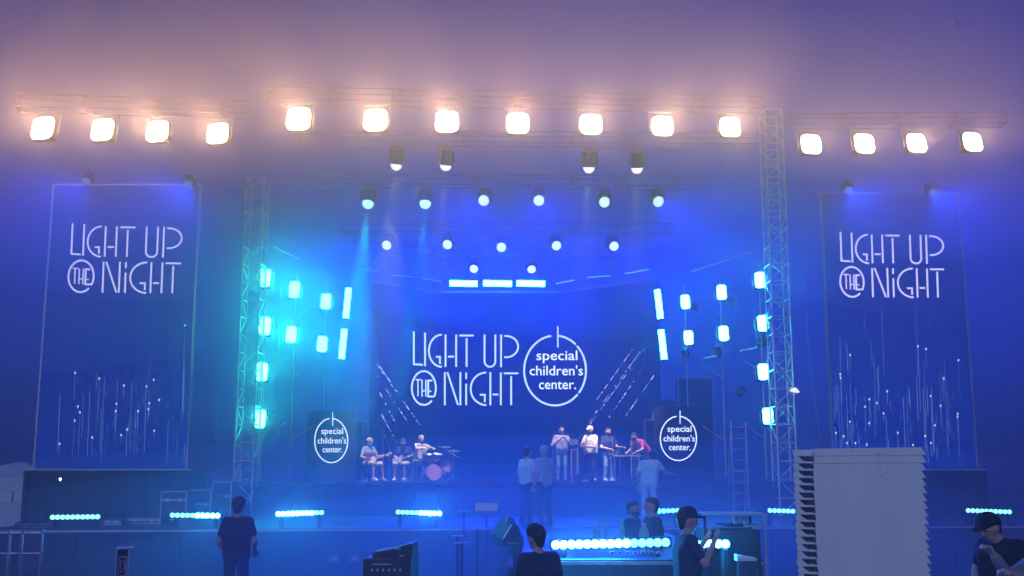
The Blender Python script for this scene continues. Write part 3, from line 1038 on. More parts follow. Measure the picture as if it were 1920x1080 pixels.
def person(label, loc, rz, j, top, bottom, shoe=SHOE_D, hair=HAIR_D, cap=None, brim=True, short_trousers=False, sleeve=.62, h=.019, scale=1.0, bulk=1.0, beard=False, group=None, brim_dir=None, skin=SKIN, curl=.55):
    J = {k: (V3(v) if k != "ty" else v) for k, v in j.items()}
    f = J["face"].normalized()
    upv = (J["hd"] - J["nec"]).normalized()
    sd = f.cross(upv).normalized()
    fu = sd.cross(f).normalized()
    hd = J["hd"]
    across = (J["shR"] - J["shL"]).normalized()
    B = bulk
    pr = []
    for s_ in (-1, 0, 1):
        o = across * (.075 * s_ * B)
        pr.append((J["pel"] + o, J["che"] + o*1.15, .105*B, .115*B))
    pr += [(J["che"] + across*-.1, J["che"] + across*.1, .11, .11), (lerp(J["shL"], J["shR"], .1), lerp(J["shL"], J["shR"], .9), .072, .072),
           (J["che"], J["nec"], .1, .06), (J["nec"] - upv*.04, hd - upv*.05, .055, .052)]
    arms, legs = [], []
    for s_ in "LR":
        pr += [(J["sh"+s_], J["el"+s_], .056*B, .043), (J["el"+s_], J["wr"+s_], .042, .029)]
        arms.append((J["sh"+s_], lerp(J["sh"+s_], J["el"+s_], sleeve) if sleeve <= 1 else J["el"+s_], .066*B, .062))
        if sleeve > 1: arms.append((J["el"+s_], lerp(J["el"+s_], J["wr"+s_], .85), .052, .044))
        pr += [(J["hp"+s_], J["kn"+s_], .088*B, .06), (J["kn"+s_], J["an"+s_], .058, .04)]
        if short_trousers:
            legs += [(J["hp"+s_], lerp(J["hp"+s_], J["kn"+s_], .97), .103*B, .083)]
        else:
            legs += [(J["hp"+s_], J["kn"+s_], .1*B, .072), (J["kn"+s_], lerp(J["kn"+s_], J["an"+s_], .93), .07, .06)]
        toe = J["an"+s_] + V3((0, .15*J["ty"], -.04))
        pr.append((J["an"+s_], toe, .04, .03))
    # head with jaw, nose, ears
    pr += [(hd + fu*.03 - f*.02, hd + fu*.03 + f*.015, .088, .086), (hd - fu*.02 + f*.02, hd - fu*.075 + f*.045, .072, .042),
           (hd + f*.09 + fu*.005, hd + f*.108 - fu*.025, .012, .016)]
    for s_ in (-1, 1):
        pr.append((hd + sd*(.084*s_) + fu*.015, hd + sd*(.088*s_) - fu*.02, .014, .012))
    parts = [sdf_mesh([(tuple(a), tuple(b), r, q) for a, b, r, q in pr], h, .03)]
    for s_ in "LR":
        parts.append(hand_mesh(J["wr"+s_], J["el"+s_], curl, 1 if s_ == "L" else -1))
    body = np_obj("person", parts, skin)
    body.location = loc
    body.rotation_euler = (0, 0, R(rz))
    body.scale = (scale,)*3
    tag(body, label, "person", group)
    # clothing and hair
    sh = []
    for s_ in (-1, 0, 1):
        o = across * (.078 * s_ * B)
        sh.append((J["pel"] + o, J["che"] + o*1.15, .122*B, .13*B))
    sh += [(J["che"] + across*-.1, J["che"] + across*.1, .124, .124), (lerp(J["shL"], J["shR"], .08), lerp(J["shL"], J["shR"], .92), .083, .083),
           (J["che"], lerp(J["che"], J["nec"], .85), .11, .072)] + arms
    np_obj("shirt", [sdf_mesh([(tuple(a), tuple(b), r, q) for a, b, r, q in sh], h, .03)], top, body)
    lg = legs + [(J["hpL"], J["hpR"], .115*B, .115*B), (lerp(J["hpL"], J["hpR"], .5), lerp(J["pel"], J["che"], .12), .11*B, .112*B)]
    np_obj("trousers", [sdf_mesh([(tuple(a), tuple(b), r, q) for a, b, r, q in lg], h, .03)], bottom, body)
    for s_ in "LR":
        an = J["an"+s_]
        toe = an + V3((0, .17*J["ty"], -.045))
        np_obj("shoe", [sdf_mesh([(tuple(an + V3((0, -.04*J["ty"], -.035))), tuple(toe), .052, .042), (tuple(an), tuple(an + V3((0, 0, -.03))), .05, .05)], .014, .03)], shoe, body)
    hr = [(hd + fu*.045 - f*.035, hd + fu*.06 + f*.0, .094, .088), (hd - f*.06 + fu*.02, hd - f*.06 - fu*.05, .062, .05)]
    if beard:
        hr_b = [(hd - fu*.05 + f*.06, hd - fu*.1 + f*.06, .05, .045), (hd - fu*.055 + f*.03 + sd*.05, hd - fu*.055 + f*.03 - sd*.05, .04, .04)]
        np_obj("beard", [sdf_mesh([(tuple(a), tuple(b), r, q) for a, b, r, q in hr_b], .012, .02)], hair, body)
    np_obj("hair", [sdf_mesh([(tuple(a), tuple(b), r, q) for a, b, r, q in hr], .012, .03)], hair, body)
    for s_ in (-1, 1):
        np_obj("eye", [sdf_mesh([(tuple(hd + f*.092 + sd*.033*s_ + fu*.015), tuple(hd + f*.092 + sd*.036*s_ + fu*.015), .011, .011)], .004, .004)], FACE_D, body)
    np_obj("mouth", [sdf_mesh([(tuple(hd + f*.082 - fu*.058 + sd*.02), tuple(hd + f*.082 - fu*.058 - sd*.02), .01, .01)], .004, .006)], LIPS, body)
    if cap:
        cp = [(hd + fu*.06 - f*.02, hd + fu*.075 + f*.01, .1, .095)]
        for q in range(3):
            o = sd * (.045*(q - 1))
            if brim: cp.append((hd + fu*.06 + f*.07 + o, hd + fu*.05 + f*(.17 - .02*abs(q-1)) + o, .018, .014))
        np_obj("cap", [sdf_mesh([(tuple(a), tuple(b), r, q) for a, b, r, q in cp], .012, .025)], cap, body)
    return body

CREAM = mat("cream_cotton", (0.78, 0.74, 0.56), .85, 0, .06, 10, .2)
BEIGE = mat("beige_cotton", (0.62, 0.58, 0.47), .85, 0, .1, 10, .2)
GREYB = mat("grey_blue_cotton", (0.26, 0.32, 0.38), .85, 0, .12, 10, .2)
NAVY = mat("navy_cotton", (0.02, 0.03, 0.07), .85, 0, .2, 10, .2)
BLK = mat("black_cotton", (0.015, 0.015, 0.018), .9, 0, .2, 10, .2)
LILAC = mat("lilac_grey_cotton", (0.36, 0.34, 0.42), .85, 0, .12, 10, .2)
DENIM = mat("blue_denim", (0.12, 0.22, 0.36), .85, 0, .25, 30, .2)
RED = mat("red_cotton", (0.55, 0.10, 0.16), .85, 0, .12, 10, .2)
PALEB = mat("pale_blue_cotton", (0.5, 0.8, 0.84), .85, 0, .1, 10, .2)
PALEG = mat("pale_grey_cotton", (0.42, 0.48, 0.5), .85, 0, .1, 10, .2)
WCAP = mat("white_cap_cotton", (0.75, 0.75, 0.72), .8, 0, .25, 40, .2)
SLEEVE = mat("grey_fleece", (0.2, 0.22, 0.28), .9, 0, .1, 12, .3)

def on_deck(px, Y): 
    p = P(px, 900, Y)
    return (p.x, Y, DECK_Z)
def on_apron(px, Y):
    p = P(px, 900, Y)
    return (p.x, Y, APRON_Z)
def on_ground(px, Y):
    p = P(px, 900, Y)
    return (p.x, Y, 0)

# the band
g1 = person("bearded guitarist in grey-blue shirt and beige shorts seated beside the left ring logo", on_deck(690, 25.4), 48,
       sit(face=(.35,-1,-.25), elL=(-.33,-.08,.76), wrL=(-.05,-.24,.66), elR=(.27,-.1,.78), wrR=(.36,-.3,.82), anL=(-.12,-.42,.09), knL=(-.14,-.42,.56), knR=(.2,-.4,.54), anR=(.26,-.42,.09)),
       GREYB, BEIGE, SHOE_W, HAIR_L, short_trousers=True, beard=True)
g2 = person("guitarist in dark shirt and beige shorts seated in front of the drummer", on_deck(757, 25.2), -12,
       sit(che=(0,-.06,.88), nec=(0,-.1,1.04), hd=(0.02,-.16,1.19), face=(.3,-1,-.5), shL=(-.185,-.05,1.0), shR=(.185,-.05,1.0), wrL=(-.08,-.28,.66), wrR=(.3,-.34,.78)),
       NAVY, BEIGE, SHOE_W, HAIR_D, short_trousers=True)
dr = person("drummer in cream shirt with both arms stretched over the drums", on_deck(788, 26.6), 28,
       sit(pel=(0,.05,.7), che=(0,0,1.05), nec=(0,-.02,1.22), hd=(0,-.05,1.39), shL=(-.185,0,1.17), shR=(.185,0,1.17), elL=(-.22,-.26,1.06), wrL=(-.05,-.5,1.06), elR=(.24,-.26,1.1), wrR=(.22,-.52,1.08), hpL=(-.1,.02,.68), hpR=(.1,.02,.68), knL=(-.2,-.4,.58), knR=(.2,-.4,.58)),
       CREAM, BLK, SHOE_D, HAIR_L, curl=1.0)
tp = person("trumpet player in lilac-grey shirt and jeans with sunglasses on his head", on_deck(1053, 26.0), 6,
       stand(face=(.15,-1,.05), elL=(-.33,-.12,1.16), wrL=(-.04,-.3,1.38), elR=(.33,-.12,1.16), wrR=(.06,-.3,1.38)), LILAC, DENIM, SHOE_D, HAIR_D, curl=1.0)
yw = person("heavy man in cream shirt and white patterned cap holding a horn", on_deck(1108, 26.0), -35,
       stand(face=(-.1,-1,-.1), elL=(-.26,-.14,1.14), wrL=(-.04,-.36,1.22), elR=(.25,-.16,1.1), wrR=(-.02,-.38,1.12)), CREAM, BLK, SHOE_W, HAIR_D, cap=WCAP, beard=True, bulk=1.22, curl=1.0)
sx_ = person("saxophonist in dark clothes standing behind the man in the white cap", on_deck(1141, 26.6), 18,
       stand(face=(.2,-1,-.15), elL=(-.28,-.06,1.12), wrL=(-.02,-.28,1.05), elR=(.27,-.1,1.14), wrR=(.34,-.38,1.12)), NAVY, DENIM, SHOE_W, HAIR_D, beard=True, curl=.9)
rd = person("man in red shirt bending over the table at stage right", on_deck(1210, 26.2), -62,
       stand(pel=(0,.1,.95), che=(0,-.18,1.22), nec=(0,-.3,1.34), hd=(0,-.42,1.44), face=(0,-1,-.45), shL=(-.185,-.24,1.28), shR=(.185,-.24,1.28), elL=(-.26,-.36,1.05), wrL=(-.16,-.56,.96), elR=(.28,-.3,1.03), wrR=(.2,-.52,.94)),
       RED, NAVY, SHOE_D, HAIR_D, beard=True)
# on the low apron
person("man in pale teal shirt on the apron, turned towards his neighbour", on_apron(988, 17.4), 130, stand(face=(.2,-1,-.05), elL=(-.3,.04,1.14)), PALEB, NAVY, SHOE_D, HAIR_D, h=.017, scale=.95)
person("man in grey open-necked shirt on the apron beside the teal shirt", on_apron(1021, 17.3), 215, stand(face=(-.3,-1,-.05), pel=(0,0,.93)), PALEG, NAVY, SHOE_D, HAIR_L, h=.017, scale=.96, sleeve=.8)
person("blue-lit figure on the apron leaning in front of the red shirt", on_apron(1216, 17.6), 160, stand(che=(-.03,-.08,1.3), nec=(-.05,-.14,1.45), hd=(-.08,-.2,1.58), shL=(-.2,-.09,1.4), shR=(.15,-.07,1.4), elL=(-.34,-.22,1.2), wrL=(-.5,-.34,1.16)), PALEB, PALEB, SHOE_D, HAIR_D, h=.017, scale=.95)
# the crowd near the camera
person("silhouetted man with flat-topped hair seen from behind, standing between two glaring bars", on_ground(449, 12.3), 176, stand(elL=(-.27,-.02,1.13), wrL=(-.2,-.2,.98), elR=(.28,.0,1.12), wrR=(.22,-.16,.94)), BLK, NAVY, SHOE_D, HAIR_D, cap=BLK, brim=False, h=.016, scale=1.0)
person("dark-haired person in front of the runway, head against the long glaring bar", on_ground(1010, 8.0), 205, stand(elL=(-.3,-.06,1.16), wrL=(-.22,-.28,1.26), hd=(.02,-.03,1.64), face=(.35,-1,-.05)), NAVY, BLK, SHOE_D, HAIR_D, h=.013, cap=BLK, brim=False, scale=.9)
person("person in dark peaked cap between the two glaring runway bars, hands raised", on_ground(1284, 8.8), 95, stand(face=(-.1,-1,-.05), elL=(-.26,-.12,1.2), wrL=(-.2,-.26,1.46), elR=(.26,-.14,1.18), wrR=(.16,-.28,1.44)), NAVY, BLK, SHOE_D, HAIR_D, cap=BLK, h=.014, scale=.98, curl=1.0)
person("bearded man in profile beside the short bar, farther of two facing heads", on_ground(1184, 12.8), 60, stand(face=(0,-1,-.1)), NAVY, BLK, SHOE_D, HAIR_D, h=.017, scale=.97, beard=True)
person("man in profile looking left, just beside the man in the peaked cap", on_ground(1222, 12.0), -80, stand(), NAVY, BLK, SHOE_D, HAIR_D, h=.017, scale=1.01)
person("man in black cap and black shirt beside the tray stack, head bowed", on_ground(1880, 8.0), -75, stand(che=(0,-.06,1.32), nec=(0,-.12,1.47), hd=(0,-.2,1.6), face=(0,-1,-.5), shL=(-.2,-.07,1.42), shR=(.2,-.07,1.42), elL=(-.3,-.1,1.15), wrL=(-.28,-.2,.92), elR=(.3,-.1,1.15), wrR=(.28,-.2,.92)), BLK, BLK, SHOE_D, HAIR_D, cap=BLK, h=.013, scale=.99, bulk=1.2, curl=.6)
person("person in grey fleece at the right picture edge with a raised forearm", on_ground(1960, 6.6), -100, stand(elL=(-.3,-.2,1.22), wrL=(-.24,-.34,1.42), elR=(.28,-.16,1.2), wrR=(.22,-.36,1.3)), SLEEVE, BLK, SHOE_D, HAIR_D, h=.014, sleeve=1.2, scale=1.0, curl=.9)
person("head of a dark-haired person behind the mixing console", on_ground(748, 9.4), 10, stand(), BLK, BLK, SHOE_D, HAIR_D, h=.017, scale=.72)

# ================================================================== INSTRUMENTS AND STAGE GEAR
def world_of(o, v):
    return Matrix.Translation(o.location) @ o.rotation_euler.to_matrix().to_4x4() @ Matrix.Diagonal((*o.scale, 1)) @ V3(v)
def guitar(owner, label, body_m, c, tip, face=(0, -1, .15)):
    """c: body centre, tip: neck end, in the player's own frame"""
    c, tip = V3(c), V3(tip)
    t = thing("electric_guitar", label, "guitar", owner.location, owner.rotation_euler)
    d = (tip - c).normalized()
    n = V3(face); n = (n - d * n.dot(d)).normalized()
    w = d.cross(n)
    M = Matrix((( d.x, n.x, w.x, c.x), (d.y, n.y, w.y, c.y), (d.z, n.z, w.z, c.z), (0, 0, 0, 1)))
    out = [(-.24, .05), (-.22, .14), (-.12, .165), (-.03, .115), (.05, .12), (.15, .17), (.19, .13), (.12, .05), (.12, -.04), (.18, -.1), (.13, -.14), (.04, -.11), (-.04, -.12), (-.13, -.165), (-.22, -.13)]
    MB().prism(out, -.02, .025, M).build("body", body_m, t)
    MB().prism([(-.1, -.08), (.1, -.1), (.1, .06), (-.02, .08)], .0255, .03, M).build("pickguard", PAPER, t)
    L = (tip - c).length
    MB().prism([(.1, -.026), (L - .14, -.021), (L - .14, .021), (.1, .026)], .022, .045, M).build("neck", mat("maple", (.5, .33, .17), .4), t)
    MB().prism([(L - .138, -.03), (L, -.05), (L + .02, .02), (L - .138, .032)], .018, .034, M).build("headstock", mat("maple", (.5, .33, .17), .4), t)
    MB().box((-.13, .031, -.04), (-.1, .042, .04), M).build("bridge", CHROME, t)
    return t
GRED = mat("dark_red_lacquer", (.28, .03, .06), .25)
GCRM = mat("pale_pink_lacquer", (.75, .55, .5), .25)
guitar(g1, "dark red electric guitar held by the bearded guitarist", GRED, (-.02, -.24, .68), (.62, -.34, .9))
guitar(g2, "pale electric guitar held by the guitarist in dark shirt", GCRM, (-.04, -.3, .64), (.58, -.42, .92))
def stool(owner, label, z):
    t = thing("stool", label, "stool", (owner.location.x, owner.location.y + .06, DECK_Z))
    MB().lathe([(.17, z - .05), (.18, z - .03), (.18, z - .01), (.16, z)]).build("seat", BLACK, t)
    for i in range(4):
        a = math.pi/4 + i*math.pi/2
        MB().rod((.12*math.cos(a), .12*math.sin(a), z - .05), (.2*math.cos(a), .2*math.sin(a), 0), .013).build("leg", STEEL, t)
    MB().tube([(.165*math.cos(i*math.pi/4), .165*math.sin(i*math.pi/4), .2) for i in range(9)], .008, 6).build("foot_ring", STEEL, t)
stool(g1, "stool under the bearded guitarist", .43)
stool(g2, "stool under the guitarist in dark shirt", .43)
stool(dr, "drummer's stool behind the drum kit", .57)

# drum kit
dk = thing("drum_kit", "small drum kit with dull pink bass drum in front of the drummer", "drum kit", on_deck(806, 26.05), (0, 0, R(18)))
SHELL = mat("pale_pink_shell", (.55, .32, .34), .3)
HEADM = mat("drum_head", (.8, .8, .76), .6)
BASSH = mat("dull_pink_head", (.4, .2, .23), .6)
def drum(name, c, r, h_, rx, m, parent, hm_=None):
    M = Matrix.Translation(c) @ Matrix.Rotation(R(rx), 4, 'X')
    b = MB().lathe([(r*.98, -h_/2), (r, -h_/2 + .01), (r, h_/2 - .01), (r*.98, h_/2)], M, 24).build(name, m, parent)
    MB().lathe([(r*.97, h_/2 + .001), (r*.97, h_/2 + .008)], M, 24).build("drum_head", hm_ or HEADM, b)
    for z in (-h_/2 + .012, h_/2 - .012):
        MB().lathe([(r + .001, z - .012), (r + .012, z - .012), (r + .012, z + .012), (r + .001, z + .012)], M, 24).build("hoop", CHROME, b)
    return b
drum("bass_drum", (.05, -.2, .27), .26, .4, 84, SHELL, dk, BASSH)
drum("snare_drum", (-.42, .02, .62), .17, .13, 6, CHROME, dk)
drum("tom", (-.12, -.1, .78), .14, .2, 18, SHELL, dk)
drum("tom", (.22, -.1, .78), .15, .22, 18, SHELL, dk)
drum("floor_tom", (.55, .12, .48), .2, .36, 2, SHELL, dk)
for (x, y, z, r) in ((-.55, .15, .92, .18), (.45, -.1, 1.12, .22), (-.3, -.2, 1.15, .2), (.78, .0, 1.0, .2)):
    M = Matrix.Translation((x, y, z)) @ Matrix.Rotation(R(10), 4, 'X')
    c_ = MB().lathe([(r, -.004), (r*.3, .012), (r*.12, .03), (.004, .035)], M, 24).build("cymbal", BRASS, dk)
    MB().rod((x, y, .0), (x, y, z), .011).build("stand", CHROME, c_)
    for q in range(3):
        a = q*2.1
        MB().rod((x, y, .28), (x + .2*math.cos(a), y + .2*math.sin(a), .01), .008, 6).build("stand_leg", CHROME, c_)
for (x, y, z) in ((-.42, .02, .54), (.5, .05, .3)):
    MB().rod((x, y, 0), (x, y, z), .012).build("stand", CHROME, dk)

# brass
def trumpet(owner, label):
    t = thing("trumpet", label, "trumpet", owner.location, owner.rotation_euler)
    a, b = V3((.01, -.14, 1.575)), V3((.06, -.62, 1.5))
    d = (b - a).normalized()
    MB().tube([a, a + d*.36], .007).build("lead_pipe", BRASS, t)
    q = d.to_track_quat('Z', 'Y').to_matrix().to_4x4()
    MB().lathe([(.008, .1), (.009, .34), (.016, .42), (.034, .46), (.062, .485), (.058, .485)], Matrix.Translation(a) @ q, 18).build("bell", BRASS, t)
    MB().tube([a + d*.12 + V3((0,0,-.05)), a + d*.36 + V3((0,0,-.05)), a + d*.36], .007).build("tubing", BRASS, t)
    for k in range(3):
        c = a + d*(.17 + .025*k)
        MB().rod(c + V3((0,0,-.08)), c + V3((0,0,.05)), .01).build("valve", BRASS, t)
    return t
trumpet(tp, "brass trumpet raised to the lilac shirt's mouth")
def sax(owner, label, dz=0.0):
    t = thing("saxophone", label, "saxophone", owner.location, owner.rotation_euler)
    pts = [V3((0, -.15, 1.5 + dz)), V3((0, -.24, 1.52 + dz)), V3((.01, -.3, 1.44 + dz)), V3((.03, -.32, 1.1 + dz)), V3((.04, -.34, .9 + dz)), V3((.05, -.4, .83 + dz)), V3((.06, -.47, .88 + dz)), V3((.07, -.52, 1.02 + dz))]
    rad = [.006, .008, .012, .022, .03, .036, .042, .06]
    mb = MB()
    for i in range(len(pts) - 1):
        mb.rod(pts[i], pts[i+1], rad[i], 12, rad[i+1])
    mb.build("body", BRASS, t, None, True)
    MB().rod(pts[-1], pts[-1] + V3((.005, -.02, .05)), .06, 14, .075).build("bell", BRASS, t)
    for k in range(5):
        c = lerp(pts[2], pts[4], .15 + .18*k)
        MB().rod(c + V3((-.02, -.03, 0)), c + V3((-.02, -.042, 0)), .016, 10).build("key_pad", BRASS, t)
    return t
sax(yw, "horn held across the chest of the man in the white cap", .02)
sax(sx_, "saxophone hanging in front of the dark-clothed player", -.08)
sg = thing("sunglasses", "sunglasses pushed up on the trumpet player's hair", "sunglasses", tp.location, tp.rotation_euler)
for s_ in (-1, 1):
    MB().bbox((.015 + s_*.036, -.1, 1.72), (.055, .012, .04), .005).build("lens", BLACK, sg)
MB().cbox((.015, -.1, 1.725), (.02, .008, .008)).build("bridge", BLACK, sg)

# microphone stands and music stands
def mic_stand(px, Y, h_, bx, bz, label):
    t = thing("microphone_stand", label, "stand", on_deck(px, Y), None, "microphone stands on the stage")
    MB().rod((0, 0, .02), (0, 0, h_), .011).build("pole", STEEL, t)
    MB().lathe([(.13, 0), (.13, .015), (.03, .03)]).build("base", BLACK, t)
    if bx or bz:
        MB().rod((-bx*.4, 0, h_ - bz*.4), (bx, -.1, h_ + bz), .009).build("boom", STEEL, t)
        MB().rod((bx, -.1, h_ + bz), (bx*1.15, -.12, h_ + bz*1.15), .024, 10).build("microphone", BLACK, t)
    else:
        MB().rod((0, 0, h_), (0, -.03, h_ + .13), .024, 10, .018).build("microphone", BLACK, t)
mic_stand(717, 24.6, 1.35, .12, .02, "tall microphone stand between the two seated guitarists")
mic_stand(729, 24.9, 1.05, -.22, .55, "microphone stand with a long slanting boom beside the pale guitar")
mic_stand(843, 26.0, .95, .3, -.2, "short boom stand to the right of the drum kit")
mic_stand(776, 24.0, 1.0, 0, 0, "straight microphone stand at the stage edge below the drummer")
mic_stand(1037, 25.2, 1.45, .1, .1, "microphone stand just left of the trumpet player")
mic_stand(1085, 25.0, 1.3, .14, .18, "microphone stand between trumpet player and white cap")
mic_stand(1163, 25.4, 1.2, -.15, .1, "microphone stand beside the saxophonist")
def music_stand(px, Y, label, w=.55, h_=.34, base=None, z=1.1, loc=None, sheet=None):
    t = thing("music_stand", label, "music stand", loc or on_deck(px, Y))
    MB().rod((0, 0, .02), (0, 0, z), .012).build("pole", BLACK, t)
    for i in range(3):
        MB().rod((0, 0, .25), (.25*math.cos(i*2.1), .25*math.sin(i*2.1), .01), .009, 6).build("leg", BLACK, t)
    M = Matrix.Translation((0, -.02, z + .14)) @ Matrix.Rotation(R(-18), 4, 'X')
    MB().bbox((0, 0, 0), (w, .012, h_), .004, M).build("desk", BLACK, t)
    MB().bbox((0, -.012, 0), (w*.94, .004, h_*.9), .001, M).build("sheet", sheet or PAPER, t)
music_stand(1077, 25.6, "music stand with dark desk right of the trumpet player", .3, .2, sheet=BLACK)
p_ = P(912, 965, 14.6)
music_stand(912, 14.6, "music stand with a large pale sheet at the runway's left side", .44, .17, loc=(p_.x, 14.6, 0), z=1.42)

# speaker cabinets and amplifiers
GRILLE = mat("speaker_grille", (.012, .012, .014), .55, .2, .3, 60, .3)
def speaker(px0, px1, pyt, Y, label, base=DECK_Z, depth=.5, group="black speaker cabinets on the stage"):
    a, b = P(px0, pyt, Y), P(px1, pyt, Y)
    w, h_ = b.x - a.x, a.z - base
    t = thing("speaker_cabinet", label, "speaker", ((a.x + b.x)/2, Y, base), None, group)
    MB().bbox((0, depth/2, h_/2 + .01), (w, depth, h_ - .02), .02).build("cabinet", BLACK, t)
    MB().bbox((0, -.012, h_/2 + .01), (w*.88, .015, h_*.9), .006).build("grille", GRILLE, t)
    for z in (.012, h_ - .012):
        MB().box((-w/2 - .003, -.008, z - .012), (w/2 + .003, .004, z + .012)).build("edge_strip", TRIM, t)
    for s_ in (-1, 1):
        MB().box((s_*w/2 - .012, -.008, .026), (s_*w/2 + .012, .004, h_ - .026)).build("edge_strip", TRIM, t)
    return t
speaker(668, 682, 789, 27.5, "slim tall cabinet behind the bearded guitarist")
speaker(1183, 1197, 824, 27.0, "low cabinet under the red-shirted man's arm", depth=.4)
speaker(1209, 1226, 787, 27.8, "tall cabinet behind the man in red, with white stand on top")
speaker(1242, 1268, 748, 28.2, "taller cabinet partly behind the right ring logo")
speaker(1271, 1335, 708, 28.6, "broad tall cabinet behind the right ring logo")
speaker(1071, 1082, 842, 26.4, "narrow cabinet standing between trumpet player and white cap")
# white pieces standing on a cabinet
ws = thing("folded_stand", "small white folded stand on top of the tall cabinet", "stand", P(1231, 787, 27.9))
MB().prism([(-.17, 0), (-.06, 0), (-.02, .3), (-.06, .42), (-.1, .34)], 0, .05).build("leaf", PAPER, ws)
MB().prism([(-.03, 0), (.04, 0), (.1, .2), (.04, .24)], .06, .1).build("leaf", PAPER, ws)
MB().prism([(.2, .1), (.24, .12), (.22, .42), (.08, .42)], 0, .05).build("leaf", PAPER, ws)
ft = thing("folding_table", "long table at stage right that the man in red leans on", "table", on_deck(1165, 26.4))
tl = W(56, 26.4)
MB().bbox((.2, -.05, .83), (tl, .6, .035), .008).build("tabletop", DECK, ft)
MB().box((.2 - tl/2, -.356, .812), (.2 + tl/2, -.351, .846)).build("edge_strip", TRIM, ft)
for s_ in (-1, 1):
    for q in (-1, 1):
        MB().rod((.2 + s_*tl*.45, -.05 + q*.25, 0), (.2 + s_*tl*.45, -.05 + q*.25, .815), .016).build("leg", STEEL, ft)
mx = thing("mixing_desk", "small mixer on the table in front of the man in red", "mixer", (ft.location.x + .42, 26.35, DECK_Z + .849))
MB().prism([(-.22, 0), (.22, 0), (.22, .1), (-.22, .05)], -.2, .2).build("case", BLACK, mx)
for i in range(6):
    MB().cbox((-.16 + i*.065, -.205, .04), (.02, .012, .03)).build("knob", PAPER, mx)
sc_ = thing("floor_monitor", "wedge monitor at the feet of the brass players", "speaker", on_deck(1096, 24.4))
MB().prism([(-.3, 0), (.3, 0), (.3, .12), (.2, .22), (-.2, .22), (-.3, .12)], 0, .35).build("cabinet", BLACK, sc_)
MB().bbox((0, -.012, .1), (.5, .015, .15), .006).build("grille", GRILLE, sc_)
def small_gear(px, py, Y, w, h_, label, m=TRIM):
    p = P(px, py, Y)
    t = thing("effects_pedal", label, "pedal", (p.x, Y, DECK_Z), None, "pedals on the stage edge")
    MB().prism([(-w/2, 0), (w/2, 0), (w/2*.9, h_), (-w/2*.9, h_)], 0, .12).build("case", m, t)
    for s_ in (-1, 1):
        MB().rod((s_*w*.25, .05, h_), (s_*w*.25, .05, h_ + .02), .018, 10).build("switch", CHROME, t)
small_gear(757, 916, 23.0, .16, .05, "bright pedal on the stage edge below the seated guitarists", PAPER)
small_gear(684, 917, 22.8, .14, .05, "dim pedal on the stage edge below the bearded guitarist")
small_gear(1098, 896, 24.0, .2, .06, "pale pedal at the feet of the man in the white cap", PAPER)

# ladder leaning by the right tower
ld = thing("ladder", "aluminium ladder standing beside the right lattice tower", "ladder", (P(1390, 900, 21.4).x, 21.4, 0))
LH = P(1385, 790, 21.4).z
MAT_L = mat("ladder_aluminium", (.55, .57, .6), .4, .8, .1, 8)
for s_ in (-1, 1):
    MB().bbox((s_*.2, .1, LH/2), (.028, .06, LH), .006).build("rail", MAT_L, ld)
n_r = int(LH / .29)
rung_me = MB().rod((-.19, 0, 0), (.19, 0, 0), .015, 8).mesh("rung"); rung_me.materials.append(MAT_L)
for i in range(n_r):
    link("rung", rung_me, ld, (0, .1, .25 + i*.29))
for s_ in (-1, 1):
    MB().rod((s_*.2, .1, LH - .05), (s_*.24, .8, 0.02), .018).build("rear_leg", MAT_L, ld)

# clip lamp on the right tower
p_ = P(1490, 733, 21.6)
cl_ = thing("clip_lamp", "small white dish lamp clipped to the right lattice tower", "lamp", p_)
MB().lathe([(.02, .09), (.05, .07), (.11, .02), (.13, -.02), (.12, -.02)], Matrix.Rotation(R(12), 4, 'Y'), 18).build("shade", emit("small_white_glow", (1, .93, .85), 1.3), cl_)
MB().rod((-.12, .1, .02), (0, 0, .06), .012, 6).build("arm", STEEL, cl_)
MB().cbox((-.14, .12, .02), (.05, .06, .06)).build("clamp", STEEL, cl_)

# scaffold gear hanging among the right strobe panels
for i, (px, py, Y) in enumerate(((1370, 568, 24.6), (1302, 578, 25.8), (1388, 735, 23.6), (1345, 662, 24.4), (1284, 667, 25.8), (1430, 642, 22.8))):
    p = P(px, py, Y)
    t = thing("par_lamp", ["unlit par can right of the upper middle panel", "unlit par can between the two inner panels", "unlit par can left of the lowest panel beside the tower",
              "unlit par can under the lower middle panel", "unlit par can under the lower inner panel", "unlit par can right under the second panel beside the tower"][i] + ", stage right", "stage light", p, None, "unlit par cans at the stage right")
    M = Matrix.Rotation(R(70), 4, 'X') @ Matrix.Rotation(R(0), 4, 'Z')
    MB().lathe([(.06, -.14), (.12, -.1), (.14, .1), (.145, .14), (.13, .14)], M, 18).build("can", BLACK, t)
    MB().lathe([(.125, .135), (.08, .15), (.01, .155)], M, 18).build("lens", mat("dark_glass", (.05, .07, .09), .1, 0, .1), t)
    MB().tube([(-.17, 0, 0), (-.17, 0, .2), (.17, 0, .2), (.17, 0, 0)], .01, 6).build("yoke", STEEL, t)
    MB().rod((0, 0, .2), (0, .1, .3), .015).build("clamp", STEEL, t)
for i, (x0, y0, x1, y1, Y) in enumerate(((1296, 509, 1410, 472, 24.0), (1320, 672, 1345, 668, 24.3), (1388, 658, 1420, 652, 23.4))):
    a, b = P(x0, y0, Y + .8), P(x1, y1, Y - .6)
    t = thing("scaffold_tube", ["long slanting tube above the right strobe panels", "short tube under the lower middle right panel", "short tube left of the third panel beside the right tower"][i], "scaffold", a, None, "scaffold tubes at the stage right")
    MB().rod((0, 0, 0), b - a, .024).build("tube", ALU, t)
    for q in (0.15, .85):
        MB().bbox(tuple((b - a)*q), (.08, .08, .08), .01).build("coupler", STEEL, t)
a, b = P(512, 462, 22.6), P(560, 486, 24.6)
